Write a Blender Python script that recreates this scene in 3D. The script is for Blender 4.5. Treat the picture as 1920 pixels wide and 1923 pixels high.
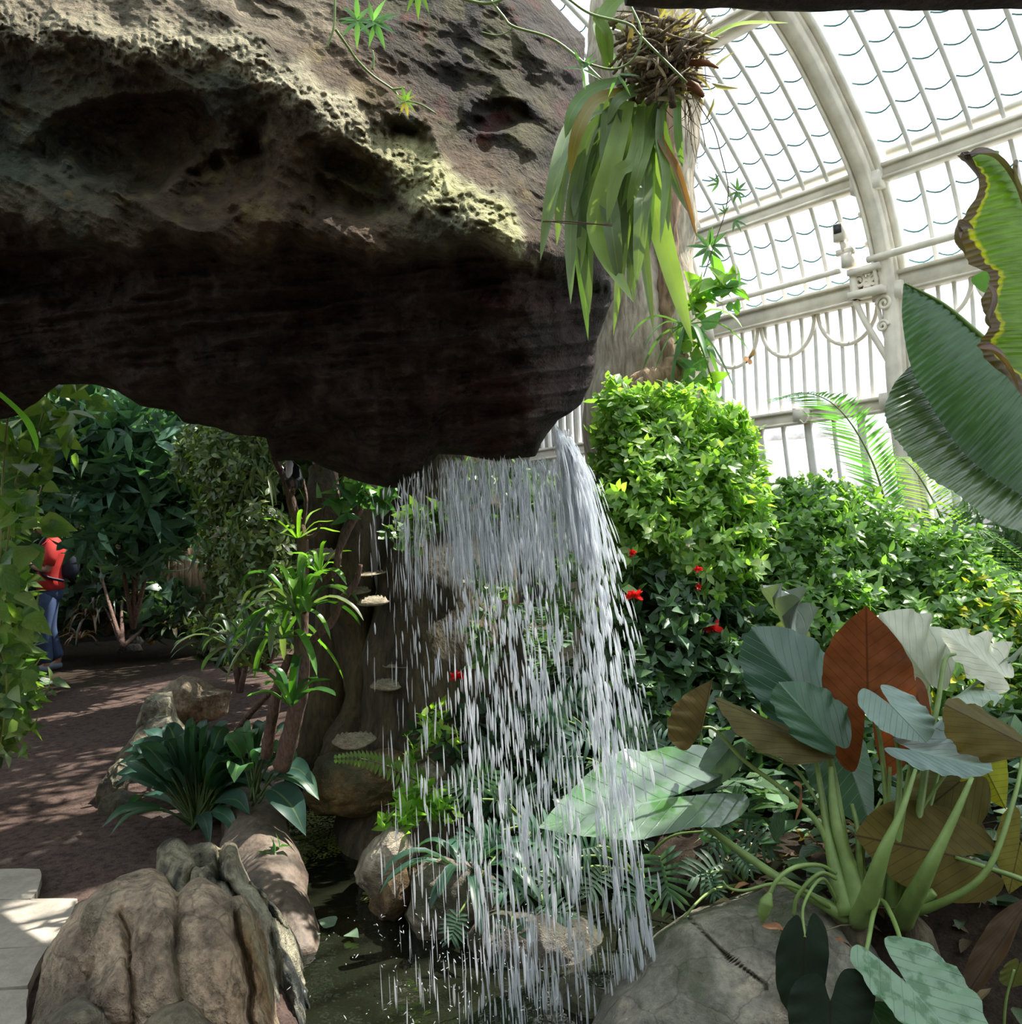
import bpy, math, random
import numpy as np
from mathutils import Vector
from math import sin, cos, radians, pi
for o in list(bpy.data.objects): bpy.data.objects.remove(o)
SC = bpy.context.scene
# ------------------------------------------------------------------ camera, world, sun, exposure
FPX = 1700.0
_p, _r = radians(.5), radians(3.8)
FW = np.array([0, cos(_p), sin(_p)])
_r0 = np.array([1., 0, 0]); _u0 = np.array([0, -sin(_p), cos(_p)])
RT = _r0*cos(_r) - _u0*sin(_r); UP = _u0*cos(_r) + _r0*sin(_r)
CAM = np.array([0, 0, 1.4])
cd = bpy.data.cameras.new('camera'); cam = bpy.data.objects.new('camera', cd)
SC.collection.objects.link(cam); SC.camera = cam
cd.sensor_fit = 'HORIZONTAL'; cd.sensor_width = 36; cd.lens = FPX/1920*36
cd.clip_start = .05; cd.clip_end = 200
from mathutils import Matrix
_m = np.eye(4); _m[:3, 0] = RT; _m[:3, 1] = UP; _m[:3, 2] = -FW; _m[:3, 3] = CAM
cam.matrix_world = Matrix(_m.tolist())
W = bpy.data.worlds.new('sky'); SC.world = W; W.use_nodes = True
W.node_tree.nodes['Background'].inputs[0].default_value = (.80, .90, 1.0, 1)
W.node_tree.nodes['Background'].inputs[1].default_value = 3.0
SUN_DIR = np.array([.50, .30, .88]); SUN_DIR /= np.linalg.norm(SUN_DIR)     # towards the sun
sl = bpy.data.lights.new('sun', 'SUN'); sl.energy = 16; sl.angle = radians(.6); sl.color = (1, .94, .84)
so = bpy.data.objects.new('sun', sl); SC.collection.objects.link(so)
so.rotation_euler = Vector(SUN_DIR.tolist()).to_track_quat('Z', 'Y').to_euler()
so.location = (6, 6, 12)
SC.view_settings.view_transform = 'Standard'; SC.view_settings.look = 'None'
SC.view_settings.exposure = -.35; SC.view_settings.gamma = 1; SC.view_settings.use_curve_mapping = False
SC.cycles.max_bounces = 6; SC.cycles.diffuse_bounces = 3; SC.cycles.glossy_bounces = 2
SC.cycles.transmission_bounces = 4; SC.cycles.transparent_max_bounces = 16
SC.cycles.adaptive_threshold = .02; SC.cycles.sample_clamp_indirect = 4
SC.cycles.use_denoising = True
RNG = np.random.default_rng(7)

# ------------------------------------------------------------------ geometry helpers
def P(px, py, d):
    px, py, d = np.broadcast_arrays(np.asarray(px, float), np.asarray(py, float), np.asarray(d, float))
    return CAM + d[..., None]*(FW + ((px-960)/FPX)[..., None]*RT + ((961.5-py)/FPX)[..., None]*UP)
def G(px, py, z=0):
    r = FW + (px-960)/FPX*RT + (961.5-py)/FPX*UP
    return CAM + r*(z-CAM[2])/r[2]
def _hash(i, seed):
    i = i.astype(np.int64) & 0xffff; n = (i[..., 0]*374761393 + i[..., 1]*668265263 + i[..., 2]*217645199 + seed*1274126177) & 0xffffffff
    n = ((n ^ (n >> 13))*1274126177) & 0xffffffff
    n = ((n ^ (n >> 16))*2246822519) & 0xffffffff
    return ((n ^ (n >> 15)) & 0xffff)/65535.0
def vnoise(X, seed=0):
    i = np.floor(X).astype(np.int64); f = X-i; f = f*f*(3-2*f); out = 0
    for a in (0, 1):
        for b in (0, 1):
            for c in (0, 1):
                w = (f[..., 0] if a else 1-f[..., 0])*(f[..., 1] if b else 1-f[..., 1])*(f[..., 2] if c else 1-f[..., 2])
                out = out + w*_hash(i+np.array([a, b, c]), seed)
    return out*2-1
def fbm(X, oct=4, seed=0, gain=.5):
    s = 0; a = 1; t = 0
    for k in range(oct):
        s = s + a*vnoise(X*2**k+k*17.3, seed+k); t += a; a *= gain
    return s/t
def ridged(X, oct=4, seed=0, gain=.5):
    s = 0; a = 1; t = 0
    for k in range(oct):
        s = s + a*(1-2*np.abs(vnoise(X*2**k+k*11.7, seed+k))); t += a; a *= gain
    return s/t
def nrm(v): return v/np.maximum(np.linalg.norm(v, axis=-1, keepdims=True), 1e-9)
def interp(x, tab): return np.interp(x, [a for a, b in tab], [b for a, b in tab])
def sstep(a, b, x):
    t = np.clip((x-a)/(b-a), 0, 1); return t*t*(3-2*t)

class MB:
    """gathers shapes of one mesh"""
    def __init__(s): s.v = []; s.q = []; s.t = []; s.c = []; s.l = []; s.n = 0
    def add(s, V, Q=None, T=None, col=None, luv=None):
        V = np.asarray(V, float).reshape(-1, 3); k = len(V)
        s.v.append(V)
        if Q is not None and len(Q): s.q.append(np.asarray(Q).reshape(-1, 4)+s.n)
        if T is not None and len(T): s.t.append(np.asarray(T).reshape(-1, 3)+s.n)
        c = np.ones((k, 3)) if col is None else np.broadcast_to(np.asarray(col, float), (k, 3))
        l = np.zeros((k, 3)) if luv is None else np.broadcast_to(np.asarray(luv, float), (k, 3))
        s.c.append(c); s.l.append(l); s.n += k
    def build(s, name, mat, parent=None, loc=None, smooth=True):
        V = np.concatenate(s.v); C = np.concatenate(s.c); L = np.concatenate(s.l)
        if loc is None:
            if parent is not None: loc = np.array(parent['_o'])
            else: loc = np.array([V[:, 0].mean(), V[:, 1].mean(), V[:, 2].min()])
        loc = np.asarray(loc, float)
        me = bpy.data.meshes.new(name)
        Q = np.concatenate(s.q) if s.q else np.zeros((0, 4), int); T = np.concatenate(s.t) if s.t else np.zeros((0, 3), int)
        me.vertices.add(len(V)); me.vertices.foreach_set('co', (V-loc).astype(np.float32).ravel())
        li = np.concatenate([Q.ravel(), T.ravel()]).astype(np.int32)
        me.loops.add(len(li)); me.loops.foreach_set('vertex_index', li)
        st = np.concatenate([np.arange(len(Q))*4, len(Q)*4+np.arange(len(T))*3]).astype(np.int32)
        me.polygons.add(len(st)); me.polygons.foreach_set('loop_start', st)
        try: me.polygons.foreach_set('loop_total', np.concatenate([np.full(len(Q), 4), np.full(len(T), 3)]).astype(np.int32))
        except Exception: pass
        me.update(calc_edges=True)
        me.polygons.foreach_set('use_smooth', np.full(len(st), smooth))
        a = me.attributes.new('Col', 'FLOAT_COLOR', 'POINT'); a.data.foreach_set('color', np.c_[C, np.ones(len(C))].astype(np.float32).ravel())
        a = me.attributes.new('luv', 'FLOAT_VECTOR', 'POINT'); a.data.foreach_set('vector', L.astype(np.float32).ravel())
        me.materials.append(mat)
        o = bpy.data.objects.new(name, me); SC.collection.objects.link(o)
        if parent is not None: 
            o.parent = parent; o.location = (loc-np.array(parent['_o'])).tolist()
        else: o.location = loc.tolist()
        return o
    def box(s, c, ax, ay, az, col=None):
        c = np.asarray(c, float); V = []
        for i in (-1, 1):
            for j in (-1, 1):
                for k in (-1, 1): V.append(c+i*np.asarray(ax)+j*np.asarray(ay)+k*np.asarray(az))
        s.add(V, [(0, 1, 3, 2), (4, 6, 7, 5), (0, 4, 5, 1), (2, 3, 7, 6), (0, 2, 6, 4), (1, 5, 7, 3)], col=col)
    def tube(s, pts, rad, n=8, col=None, rough=0, seed=0, flat=1.0):
        pts = np.asarray(pts, float); m = len(pts)
        rad = np.interp(np.linspace(0, 1, m), np.linspace(0, 1, len(np.atleast_1d(rad))), np.atleast_1d(rad)) if np.size(rad) > 1 else np.full(m, float(rad))
        T = nrm(np.gradient(pts, axis=0)); a = np.array([0, 0, 1.]) if abs(T[0][2]) < .9 else np.array([1., 0, 0])
        N = []; u = nrm(np.cross(T[0], a))
        for k in range(m):
            u = nrm(u-T[k]*np.dot(u, T[k])); N.append(u)
        N = np.array(N); B = np.cross(T, N); th = np.arange(n)*2*pi/n
        ring = N[:, None]*np.cos(th)[None, :, None] + B[:, None]*np.sin(th)[None, :, None]*flat
        V = pts[:, None]+ring*rad[:, None, None]
        if rough: V = V + ring*(fbm(V*3.1/max(rad.max(), .02)*.3, 4, seed)*rad[:, None]*rough)[..., None]
        V = V.reshape(-1, 3); Q = []; 
        i = np.arange(m-1)[:, None]*n; j = np.arange(n)[None]; j2 = (j+1) % n
        Q = np.stack([i+j, i+j2, i+n+j2, i+n+j], -1).reshape(-1, 4)
        V = np.vstack([V, pts[0], pts[-1]]); e = m*n
        T3 = [(e, (k+1) % n, k) for k in range(n)] + [(e+1, e-n+k, e-n+(k+1) % n) for k in range(n)]
        s.add(V, Q, T3, col=col, luv=np.c_[np.zeros(len(V)), np.append(np.repeat(np.linspace(0, 1, m), n), [0, 1]), np.zeros(len(V))])

def smooth_path(pts, n=16):
    pts = np.asarray(pts, float)
    if len(pts) == 2: return pts[0]+(pts[1]-pts[0])*np.linspace(0, 1, n)[:, None]
    q = np.vstack([2*pts[0]-pts[1], pts, 2*pts[-1]-pts[-2]]); out = []
    seg = len(pts)-1
    for t in np.linspace(0, seg-1e-6, n):
        i = int(t); f = t-i; a, b, c, d = q[i:i+4]
        out.append(.5*((2*b)+(-a+c)*f+(2*a-5*b+4*c-d)*f*f+(-a+3*b-3*c+d)*f**3))
    return np.array(out)
def pp(lst, n=16): return smooth_path([P(*a) for a in lst], n)       # path through (px, py, depth) points

def thing(name, label, cat, loc, group=None, kind=None):
    o = bpy.data.objects.new(name, None); SC.collection.objects.link(o)
    o.location = [float(x) for x in loc]; o['_o'] = [float(x) for x in loc]; o.empty_display_size = .1
    return tag(o, label, cat, group, kind)
def tag(o, label, cat, group=None, kind=None):
    if label: o['label'] = label
    if cat: o['category'] = cat
    if group: o['group'] = group
    if kind: o['kind'] = kind
    return o
def struct(o, label, cat='building'):
    return tag(o, label, cat, None, 'structure')

# ------------------------------------------------------------------ materials
def nmat(name):
    m = bpy.data.materials.new(name); m.use_nodes = True; nt = m.node_tree; nt.nodes.clear()
    out = nt.nodes.new('ShaderNodeOutputMaterial'); return m, nt, out
def nd(nt, t, **k):
    n = nt.nodes.new('ShaderNode'+t)
    for a, b in k.items():
        if a.startswith('_'): setattr(n, a[1:], b)
        else:
            s = n.inputs[int(a[1:])] if a[0] == 'i' and a[1:].isdigit() else n.inputs[a.replace('__', ' ')]
            if hasattr(b, 'is_linked') or isinstance(b, bpy.types.NodeSocket): nt.links.new(b, s)
            else: s.default_value = b
    return n
def rgba(c): return (c[0], c[1], c[2], 1)
def mixc(nt, f, a, b, mode='MIX'):
    n = nt.nodes.new('ShaderNodeMix'); n.data_type = 'RGBA'; n.blend_type = mode
    for s, v in ((n.inputs[0], f), (n.inputs[6], a), (n.inputs[7], b)):
        if isinstance(v, bpy.types.NodeSocket): nt.links.new(v, s)
        else: s.default_value = v if not isinstance(v, tuple) or len(v) == 4 else rgba(v)
    return n.outputs[2]
def mth(nt, op, a, b=0., c=0.):
    n = nt.nodes.new('ShaderNodeMath'); n.operation = op
    for s, v in zip(n.inputs, (a, b, c)):
        if isinstance(v, bpy.types.NodeSocket): nt.links.new(v, s)
        else: s.default_value = v
    return n.outputs[0]
def ramp(nt, f, stops):
    n = nt.nodes.new('ShaderNodeValToRGB'); nt.links.new(f, n.inputs[0]); r = n.color_ramp
    while len(r.elements) < len(stops): r.elements.new(.5)
    for e, (p, c) in zip(r.elements, stops): e.position = p; e.color = rgba(c) if len(c) == 3 else c
    return n.outputs[0]

def mat_plain(name, c, rough=.6, metal=0, spec=.5, noise=.15, scale=8, bump=.0, emit=None):
    m, nt, out = nmat(name)
    tc = nd(nt, 'TexCoord').outputs['Object']
    nz = nd(nt, 'TexNoise', Vector=tc, Scale=scale, Detail=5.).outputs[0]
    dark = tuple(x*(1-noise*2) for x in c)
    col = ramp(nt, nz, [(.3, dark), (.65, c)])
    b = nd(nt, 'BsdfPrincipled', Base__Color=col, Roughness=rough, Metallic=metal); b.inputs['Specular IOR Level'].default_value = spec
    if bump:
        bp = nd(nt, 'Bump', Height=nz, Strength=bump, Distance=.02); nt.links.new(bp.outputs[0], b.inputs['Normal'])
    if emit:
        b.inputs['Emission Color'].default_value = rgba(emit[0]); b.inputs['Emission Strength'].default_value = emit[1]
    nt.links.new(b.outputs[0], out.inputs[0]); return m

def mat_rock(name, tint=(1, 1, 1), rough=.8, scale=6, bump=.6, crack=.5, wet=0., moss=None, spots=.35):
    """stone: the base colour comes in the Col attribute, broken up by noise, grain and cracks"""
    m, nt, out = nmat(name)
    tc = nd(nt, 'TexCoord').outputs['Object']
    at = nd(nt, 'Attribute', _attribute_name='Col').outputs['Color']
    n1 = nd(nt, 'TexNoise', Vector=tc, Scale=scale, Detail=8., Roughness=.62).outputs[0]
    n2 = nd(nt, 'TexNoise', Vector=tc, Scale=scale*5.3, Detail=7., Roughness=.65).outputs[0]
    n3 = nd(nt, 'TexNoise', Vector=tc, Scale=scale*26, Detail=3.).outputs[0]
    f1 = ramp(nt, n1, [(.30, (1-spots*1.7,)*3), (.5, (1, 1, 1)), (.72, (1.0+spots*.8,)*3)])
    f2 = ramp(nt, n2, [(.32, (1-spots*1.3,)*3), (.6, (1.05, 1.05, 1.05))])
    c = mixc(nt, 1., at, f1, 'MULTIPLY'); c = mixc(nt, 1., c, f2, 'MULTIPLY'); c = mixc(nt, 1., c, tint, 'MULTIPLY')
    if moss:
        n4 = nd(nt, 'TexNoise', Vector=tc, Scale=scale*.8, Detail=6.).outputs[0]
        c = mixc(nt, ramp(nt, n4, [(.5, (0, 0, 0)), (.62, (.8, .8, .8))]), c, moss)
    vo = nd(nt, 'TexVoronoi', Vector=mixc(nt, .12, tc, nd(nt, 'TexNoise', Vector=tc, Scale=scale, Detail=4.).outputs[1]), Scale=scale*.7, _feature='DISTANCE_TO_EDGE').outputs[0]
    cr = ramp(nt, vo, [(0, (0, 0, 0)), (.05, (1, 1, 1))])
    h = mth(nt, 'ADD', mth(nt, 'MULTIPLY', n2, 1.), mth(nt, 'MULTIPLY', n3, .35)); h = mth(nt, 'ADD', h, mth(nt, 'MULTIPLY', cr, crack*.5))
    h = mth(nt, 'ADD', h, mth(nt, 'MULTIPLY', n1, 1.2))
    if crack: c = mixc(nt, ramp(nt, vo, [(0, (crack*.8,)*3), (.018, (0, 0, 0))]), c, (.03, .025, .02))
    bp = nd(nt, 'Bump', Height=h, Strength=bump, Distance=.03)
    b = nd(nt, 'BsdfPrincipled', Base__Color=c, Roughness=rough, Normal=bp.outputs[0]); b.inputs['Specular IOR Level'].default_value = .5 if wet else .15
    if wet: nt.links.new(ramp(nt, n1, [(.35, (wet, wet, wet)), (.65, (rough,)*3)]), b.inputs['Roughness'])
    nt.links.new(b.outputs[0], out.inputs[0]); return m

def mat_leaf(name, c=(1, 1, 1), rough=.38, trans=.35, tcol=None, veins=9, vein=(.5, .6, .35), vamt=.35, slant=.45, bump=.25, spots=None, spec=.5, midrib=.035, edge=None, vwidth=.12, noise=.25):
    """leaf: Col attribute times c, midrib and side veins from the leaf's own across/along coordinates, light passes through"""
    m, nt, out = nmat(name)
    at = nd(nt, 'Attribute', _attribute_name='Col').outputs['Color']
    lu = nd(nt, 'Attribute', _attribute_name='luv').outputs['Vector']
    sx = nd(nt, 'SeparateXYZ', Vector=lu)
    ax = mth(nt, 'ABSOLUTE', sx.outputs[0])
    ph = mth(nt, 'SUBTRACT', mth(nt, 'MULTIPLY', sx.outputs[1], float(veins)), mth(nt, 'MULTIPLY', ax, slant*veins))
    tri = mth(nt, 'ABSOLUTE', mth(nt, 'SUBTRACT', mth(nt, 'FRACT', ph), .5))        # 0 on a vein
    vl = mth(nt, 'SUBTRACT', 1., mth(nt, 'MINIMUM', mth(nt, 'DIVIDE', tri, vwidth), 1.))
    mr = mth(nt, 'SUBTRACT', 1., mth(nt, 'MINIMUM', mth(nt, 'DIVIDE', ax, midrib), 1.))
    v = mth(nt, 'MAXIMUM', vl, mr)
    tc = nd(nt, 'TexCoord').outputs['Object']
    nz = nd(nt, 'TexNoise', Vector=tc, Scale=14., Detail=4.).outputs[0]
    base = mixc(nt, 1., at, rgba(c), 'MULTIPLY')
    base = mixc(nt, 1., base, ramp(nt, nz, [(.3, (1-noise,)*3), (.7, (1+noise*.6,)*3)]), 'MULTIPLY')
    if spots:
        n2 = nd(nt, 'TexNoise', Vector=tc, Scale=spots[1], Detail=5., Roughness=.6).outputs[0]
        base = mixc(nt, ramp(nt, n2, [(.52, (0, 0, 0)), (.6, (1, 1, 1))]), base, spots[0])
    if edge:
        e = mth(nt, 'ADD', ax, mth(nt, 'MULTIPLY', mth(nt, 'SUBTRACT', nd(nt, 'TexNoise', Vector=tc, Scale=5., Detail=4.).outputs[0], .5), edge[2]))
        base = mixc(nt, ramp(nt, e, [(edge[1]-.06, (0, 0, 0)), (edge[1]-.03, (1, 1, 1))]), base, (.55, .45, .03))
        base = mixc(nt, ramp(nt, e, [(edge[1], (0, 0, 0)), (edge[1]+.015, (1, 1, 1))]), base, edge[0])
    base = mixc(nt, mth(nt, 'MULTIPLY', v, vamt), base, vein)
    hh = mth(nt, 'SUBTRACT', mth(nt, 'MULTIPLY', nz, .5), v)
    bp = nd(nt, 'Bump', Height=hh, Strength=bump, Distance=.006)
    b = nd(nt, 'BsdfPrincipled', Base__Color=base, Roughness=rough, Normal=bp.outputs[0]); b.inputs['Specular IOR Level'].default_value = spec
    tcx = mixc(nt, 1., base, rgba(tcol or (1.7, 2.0, .6)), 'MULTIPLY')
    t = nd(nt, 'BsdfTranslucent', Color=tcx)
    mx = nd(nt, 'MixShader', i0=trans, i1=b.outputs[0], i2=t.outputs[0])
    nt.links.new(mx.outputs[0], out.inputs[0]); return m

def mat_bark(name, c1, c2, scale=10, stretch=.25, bump=.9, rough=.85):
    m, nt, out = nmat(name)
    tc = nd(nt, 'TexCoord').outputs['Object']
    mp = nd(nt, 'Mapping', Vector=tc); mp.inputs['Scale'].default_value = (1, 1, stretch)
    at = nd(nt, 'Attribute', _attribute_name='Col').outputs['Color']
    n1 = nd(nt, 'TexNoise', Vector=mp.outputs[0], Scale=scale, Detail=8., Roughness=.65).outputs[0]
    n2 = nd(nt, 'TexNoise', Vector=mp.outputs[0], Scale=scale*5, Detail=5.).outputs[0]
    c = ramp(nt, n1, [(.32, c1), (.62, c2)]); c = mixc(nt, 1., c, at, 'MULTIPLY')
    c = mixc(nt, 1., c, ramp(nt, n2, [(.3, (.55, .55, .55)), (.6, (1.1, 1.1, 1.1))]), 'MULTIPLY')
    bp = nd(nt, 'Bump', Height=mth(nt, 'ADD', n1, mth(nt, 'MULTIPLY', n2, .4)), Strength=bump, Distance=.04)
    b = nd(nt, 'BsdfPrincipled', Base__Color=c, Roughness=rough, Normal=bp.outputs[0])
    nt.links.new(b.outputs[0], out.inputs[0]); return m

def mat_glass(name, tint=(.97, .99, .99), gloss=.08, haze=0.):
    m, nt, out = nmat(name)
    t = nd(nt, 'BsdfTransparent', Color=rgba(tint)); g = nd(nt, 'BsdfGlossy', Roughness=.08)
    mx = nd(nt, 'MixShader', i0=gloss, i1=t.outputs[0], i2=g.outputs[0])
    if haze:
        df = nd(nt, 'BsdfTranslucent', Color=rgba(tint)); mx = nd(nt, 'MixShader', i0=haze, i1=mx.outputs[0], i2=df.outputs[0])
    nt.links.new(mx.outputs[0], out.inputs[0]); return m

M = {}
M['white_iron'] = mat_plain('painted_iron', (.93, .86, .74), .5, noise=.14, scale=5, bump=.1)
M['white_bar'] = mat_plain('glazing_bar_paint', (.88, .86, .82), .5, noise=.08)
M['teal'] = mat_plain('glass_edge', (.10, .24, .25), .3)
M['glass'] = mat_glass('window_glass')
M['glass_teal'] = mat_glass('tinted_glass', (.72, .88, .92), .08, .1)
M['plaster'] = mat_plain('old_plaster', (.20, .19, .16), .9, noise=.2, scale=2)
M['dark_iron'] = mat_plain('dark_iron', (.05, .05, .055), .5)
M['soil'] = mat_rock('soil', (1, 1, 1), .95, 9, .8, 0)
M['rock_main'] = mat_rock('overhang_rock', (1, 1, 1), .85, 5, .9, .25, spots=.42)
M['rock_tan'] = mat_rock('tan_rock', (1, 1, 1), .6, 6, 1., .6, wet=.30, spots=.46)
M['rock_grey'] = mat_rock('grey_rock', (1, 1, 1), .6, 7, .7, .6, wet=.3, moss=(.075, .085, .04))
M['bark_dark'] = mat_bark('mossy_bark', (.03, .022, .016), (.13, .105, .06), 9, .3, 1.)
M['bark_pale'] = mat_bark('pale_bark', (.28, .22, .15), (.60, .52, .40), 7, .22, .7)
M['branch'] = mat_bark('branch_bark', (.10, .055, .04), (.22, .13, .10), 20, .3)
M['twig'] = mat_bark('twig_bark', (.14, .11, .05), (.30, .24, .12), 20, .3)
M['stem'] = mat_plain('green_stem', (.20, .30, .08), .45, noise=.15, scale=20)
M['stem_dark'] = mat_plain('dark_green_stem', (.09, .15, .05), .45, noise=.15, scale=20)
M['wood_beam'] = mat_bark('beam_wood', (.035, .025, .025), (.09, .065, .06), 12, 1)
M['fungus'] = mat_bark('bracket_fungus', (.20, .16, .10), (.50, .44, .32), 30, 3, .5)
M['dry'] = mat_plain('dry_leaf', (.30, .13, .05), .7, noise=.25, scale=25, bump=.4)
M['red'] = mat_plain('red_petals', (.80, .03, .02), .5, noise=.05)
M['fence'] = mat_bark('fence_wood', (.20, .13, .07), (.38, .26, .16), 8, .2)
M['roots'] = mat_bark('dry_roots', (.12, .09, .05), (.42, .34, .22), 25, .4)
M['stone_slab'] = mat_rock('paving_stone', (1, 1, 1), .9, 5, .25, 0, spots=.12)

# ------------------------------------------------------------------ leaves
SHAPES = {
 'oval': lambda t: np.sin(pi*np.clip(t, 0, 1)**.85)**.8,
 'lance': lambda t: np.sin(pi*np.clip(t, 0, 1)**.7)**1.1,
 'heart': lambda t: interp(t, [(0, .15), (.08, .75), (.22, 1), (.45, .82), (.7, .48), (.9, .15), (1, 0)]),
 'strap': lambda t: interp(t, [(0, .6), (.2, .9), (.6, 1), (.85, .7), (.96, .25), (1, 0)]),
}
def leaves(mb, C, T, N, L, Wd, col, shape='oval', rows=5, fold=.25, droop=.2, wave=0.):
    """many small leaves at once: C base points, T directions, N rough normals, L lengths, Wd widths"""
    k = len(C); T = nrm(T); B = nrm(np.cross(T, N)); Nn = np.cross(B, T)
    t = np.linspace(0, 1, rows); w = SHAPES[shape](t); s = np.array([-1., 0, 1])
    L = np.broadcast_to(L, (k,)); Wd = np.broadcast_to(Wd, (k,)); dr = np.broadcast_to(droop, (k,))
    X = (C[:, None, None] + T[:, None, None]*(t[None, :, None]*L[:, None, None])[..., None]
         + B[:, None, None]*(s[None, None]*w[None, :, None]*Wd[:, None, None]*.5)[..., None]
         + Nn[:, None, None]*((fold*np.abs(s)[None, None]*w[None, :, None]*Wd[:, None, None]*.5) - (dr[:, None]*t[None]**2*L[:, None])[..., None])[..., None])
    if wave: X = X + Nn[:, None, None]*(np.abs(s)[None, None]*np.sin(t*14)[None, :, None]*(wave*Wd)[:, None, None])[..., None]
    base = np.arange(k)[:, None, None]*(rows*3) + np.arange(rows-1)[None, :, None]*3 + np.arange(2)[None, None]
    Q = np.stack([base, base+1, base+4, base+3], -1).reshape(-1, 4)
    col = np.broadcast_to(np.asarray(col, float), (k, 3)); cc = np.repeat(col, rows*3, 0)
    lu = np.zeros((rows, 3, 3)); lu[..., 0] = s[None]; lu[..., 1] = t[:, None]
    mb.add(X.reshape(-1, 3), Q, col=cc, luv=np.tile(lu.reshape(-1, 3), (k, 1)))
def rdir(n, rng): return nrm(rng.normal(size=(n, 3)))
def pal(cols, n, rng, jit=.15):
    c = np.array(cols, float)[rng.integers(0, len(cols), n)]; return np.clip(c*(1+rng.normal(size=(n, 1))*jit), 0, 1)
def blob_points(blobs, rng, shell=.35):
    """points inside/near the skin of ellipsoids (px, py, depth, rx, ry, rz, count); returns points and outward directions"""
    A, D = [], []
    for (px, py, d, rx, ry, rz, n) in blobs:
        u = rdir(n, rng); r = 1-shell*rng.random((n, 1))**1.5
        lump = 1+.42*fbm(u*2.6+px*.013, 3, 3)[:, None]+.22*(rng.random((n, 1)) < .10)*rng.random((n, 1))
        A.append(P(px, py, d)+u*r*lump*np.array([rx, ry, rz])); D.append(nrm(u/np.array([rx, ry, rz])))
    return np.concatenate(A), np.concatenate(D)
def whorls(mb, C, axis, k, L, W, cols, rng, shape='oval', spread=1.0, **kw):
    n = len(C); ax = nrm(axis); a = nrm(np.cross(ax, rdir(n, rng))); b = np.cross(ax, a)
    for j in range(k):
        th = 2*pi*j/k+rng.random(n)*.7; el = spread*(.6+.6*rng.random(n))
        rad = a*np.cos(th)[:, None]+b*np.sin(th)[:, None]
        T = ax*np.cos(el)[:, None]+rad*np.sin(el)[:, None]; N = ax*np.sin(el)[:, None]-rad*np.cos(el)[:, None]
        off = ax*(rng.random((n, 1))-.5)*L*1.2
        l = L*(.65+.6*rng.random(n))
        leaves(mb, C+off, T, N, l, l*W/L, pal(cols, n, rng), shape, **kw)
def twigs(mb, base, tips, rng, r0=.02, r1=.004, wig=.06):
    for t in tips:
        m = base+(t-base)*.5+rng.normal(size=3)*wig+np.array([0, 0, .05])
        mb.tube(smooth_path([base, m, t], 9), [r0, r1], 5)

def big_leaf(B, T, Lp, Rp, mat, name='leaf', parent=None, lobe=1., cup=.05, wave=.03, nw=5, droop=.0, col=(1, 1, 1), seed=0, W=None, rows=26, q=9):
    """sagittate leaf: B is where the stalk joins, T the tip, Lp and Rp points on the margins beside B; all (px, py, depth)"""
    B, T, Lp, Rp = [P(*a) for a in (B, T, Lp, Rp)]
    ta = np.concatenate([-.35*np.cos(np.linspace(0, pi/2, 18))[:-1], np.linspace(0, 1, rows)])
    outer = interp(ta, W or [(-.35, .20), (-.345, .26), (-.33, .315), (-.30, .37), (-.26, .42), (-.2, .462), (-.1, .495), (0, .50), (.15, .495), (.35, .455), (.55, .365), (.75, .225), (.9, .09), (.97, .02), (1, 0)])*2
    inner = interp(ta, [(-.35, .20), (-.345, .165), (-.325, .135), (-.29, .105), (-.2, .06), (-.1, .035), (0, 0), (1, 0)])*2
    D = T-B; n0 = nrm(np.cross(D, Rp-Lp)); 
    if np.dot(n0, CAM-B) < 0: n0 = -n0
    Dn = np.linalg.norm(D)
    mb = MB()
    for side, E in ((-1, Lp-B), (1, Rp-B)):
        s = inner[:, None]+(outer-inner)[:, None]*np.linspace(0, 1, q)[None]
        tt = np.where(ta < 0, ta*lobe, ta)[:, None]+0*s
        X = B+D*tt[..., None]+E*s[..., None]
        En = np.linalg.norm(E)
        h = cup*En*s**2-droop*Dn*np.clip(tt, 0, 1)**2 + wave*En*s*s*1.1*(np.sin(tt*nw*4.1+seed+side)+.6*np.sin(tt*nw*9.7+seed*2+side*2)*np.clip(s-.5, 0, 1)+.8*fbm(np.stack([tt*4, s*2+side, 0*tt+seed+B[0]*9], -1), 2, 5)) \
            + .004*En*np.sin((tt-s*.4)*9*2*pi)*np.minimum(s*3, 1)
        X = X+n0*h[..., None]
        r, c = X.shape[:2]
        i = np.arange(r-1)[:, None]*c; j = np.arange(c-1)[None]
        Q = np.stack([i+j, i+j+1, i+c+j+1, i+c+j], -1).reshape(-1, 4)
        if side < 0: Q = Q[:, ::-1]
        lu = np.zeros((r, c, 3)); lu[..., 0] = side*s; lu[..., 1] = tt
        mb.add(X.reshape(-1, 3), Q, col=col, luv=lu.reshape(-1, 3))
    return mb.build(name, mat, parent)
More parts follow.
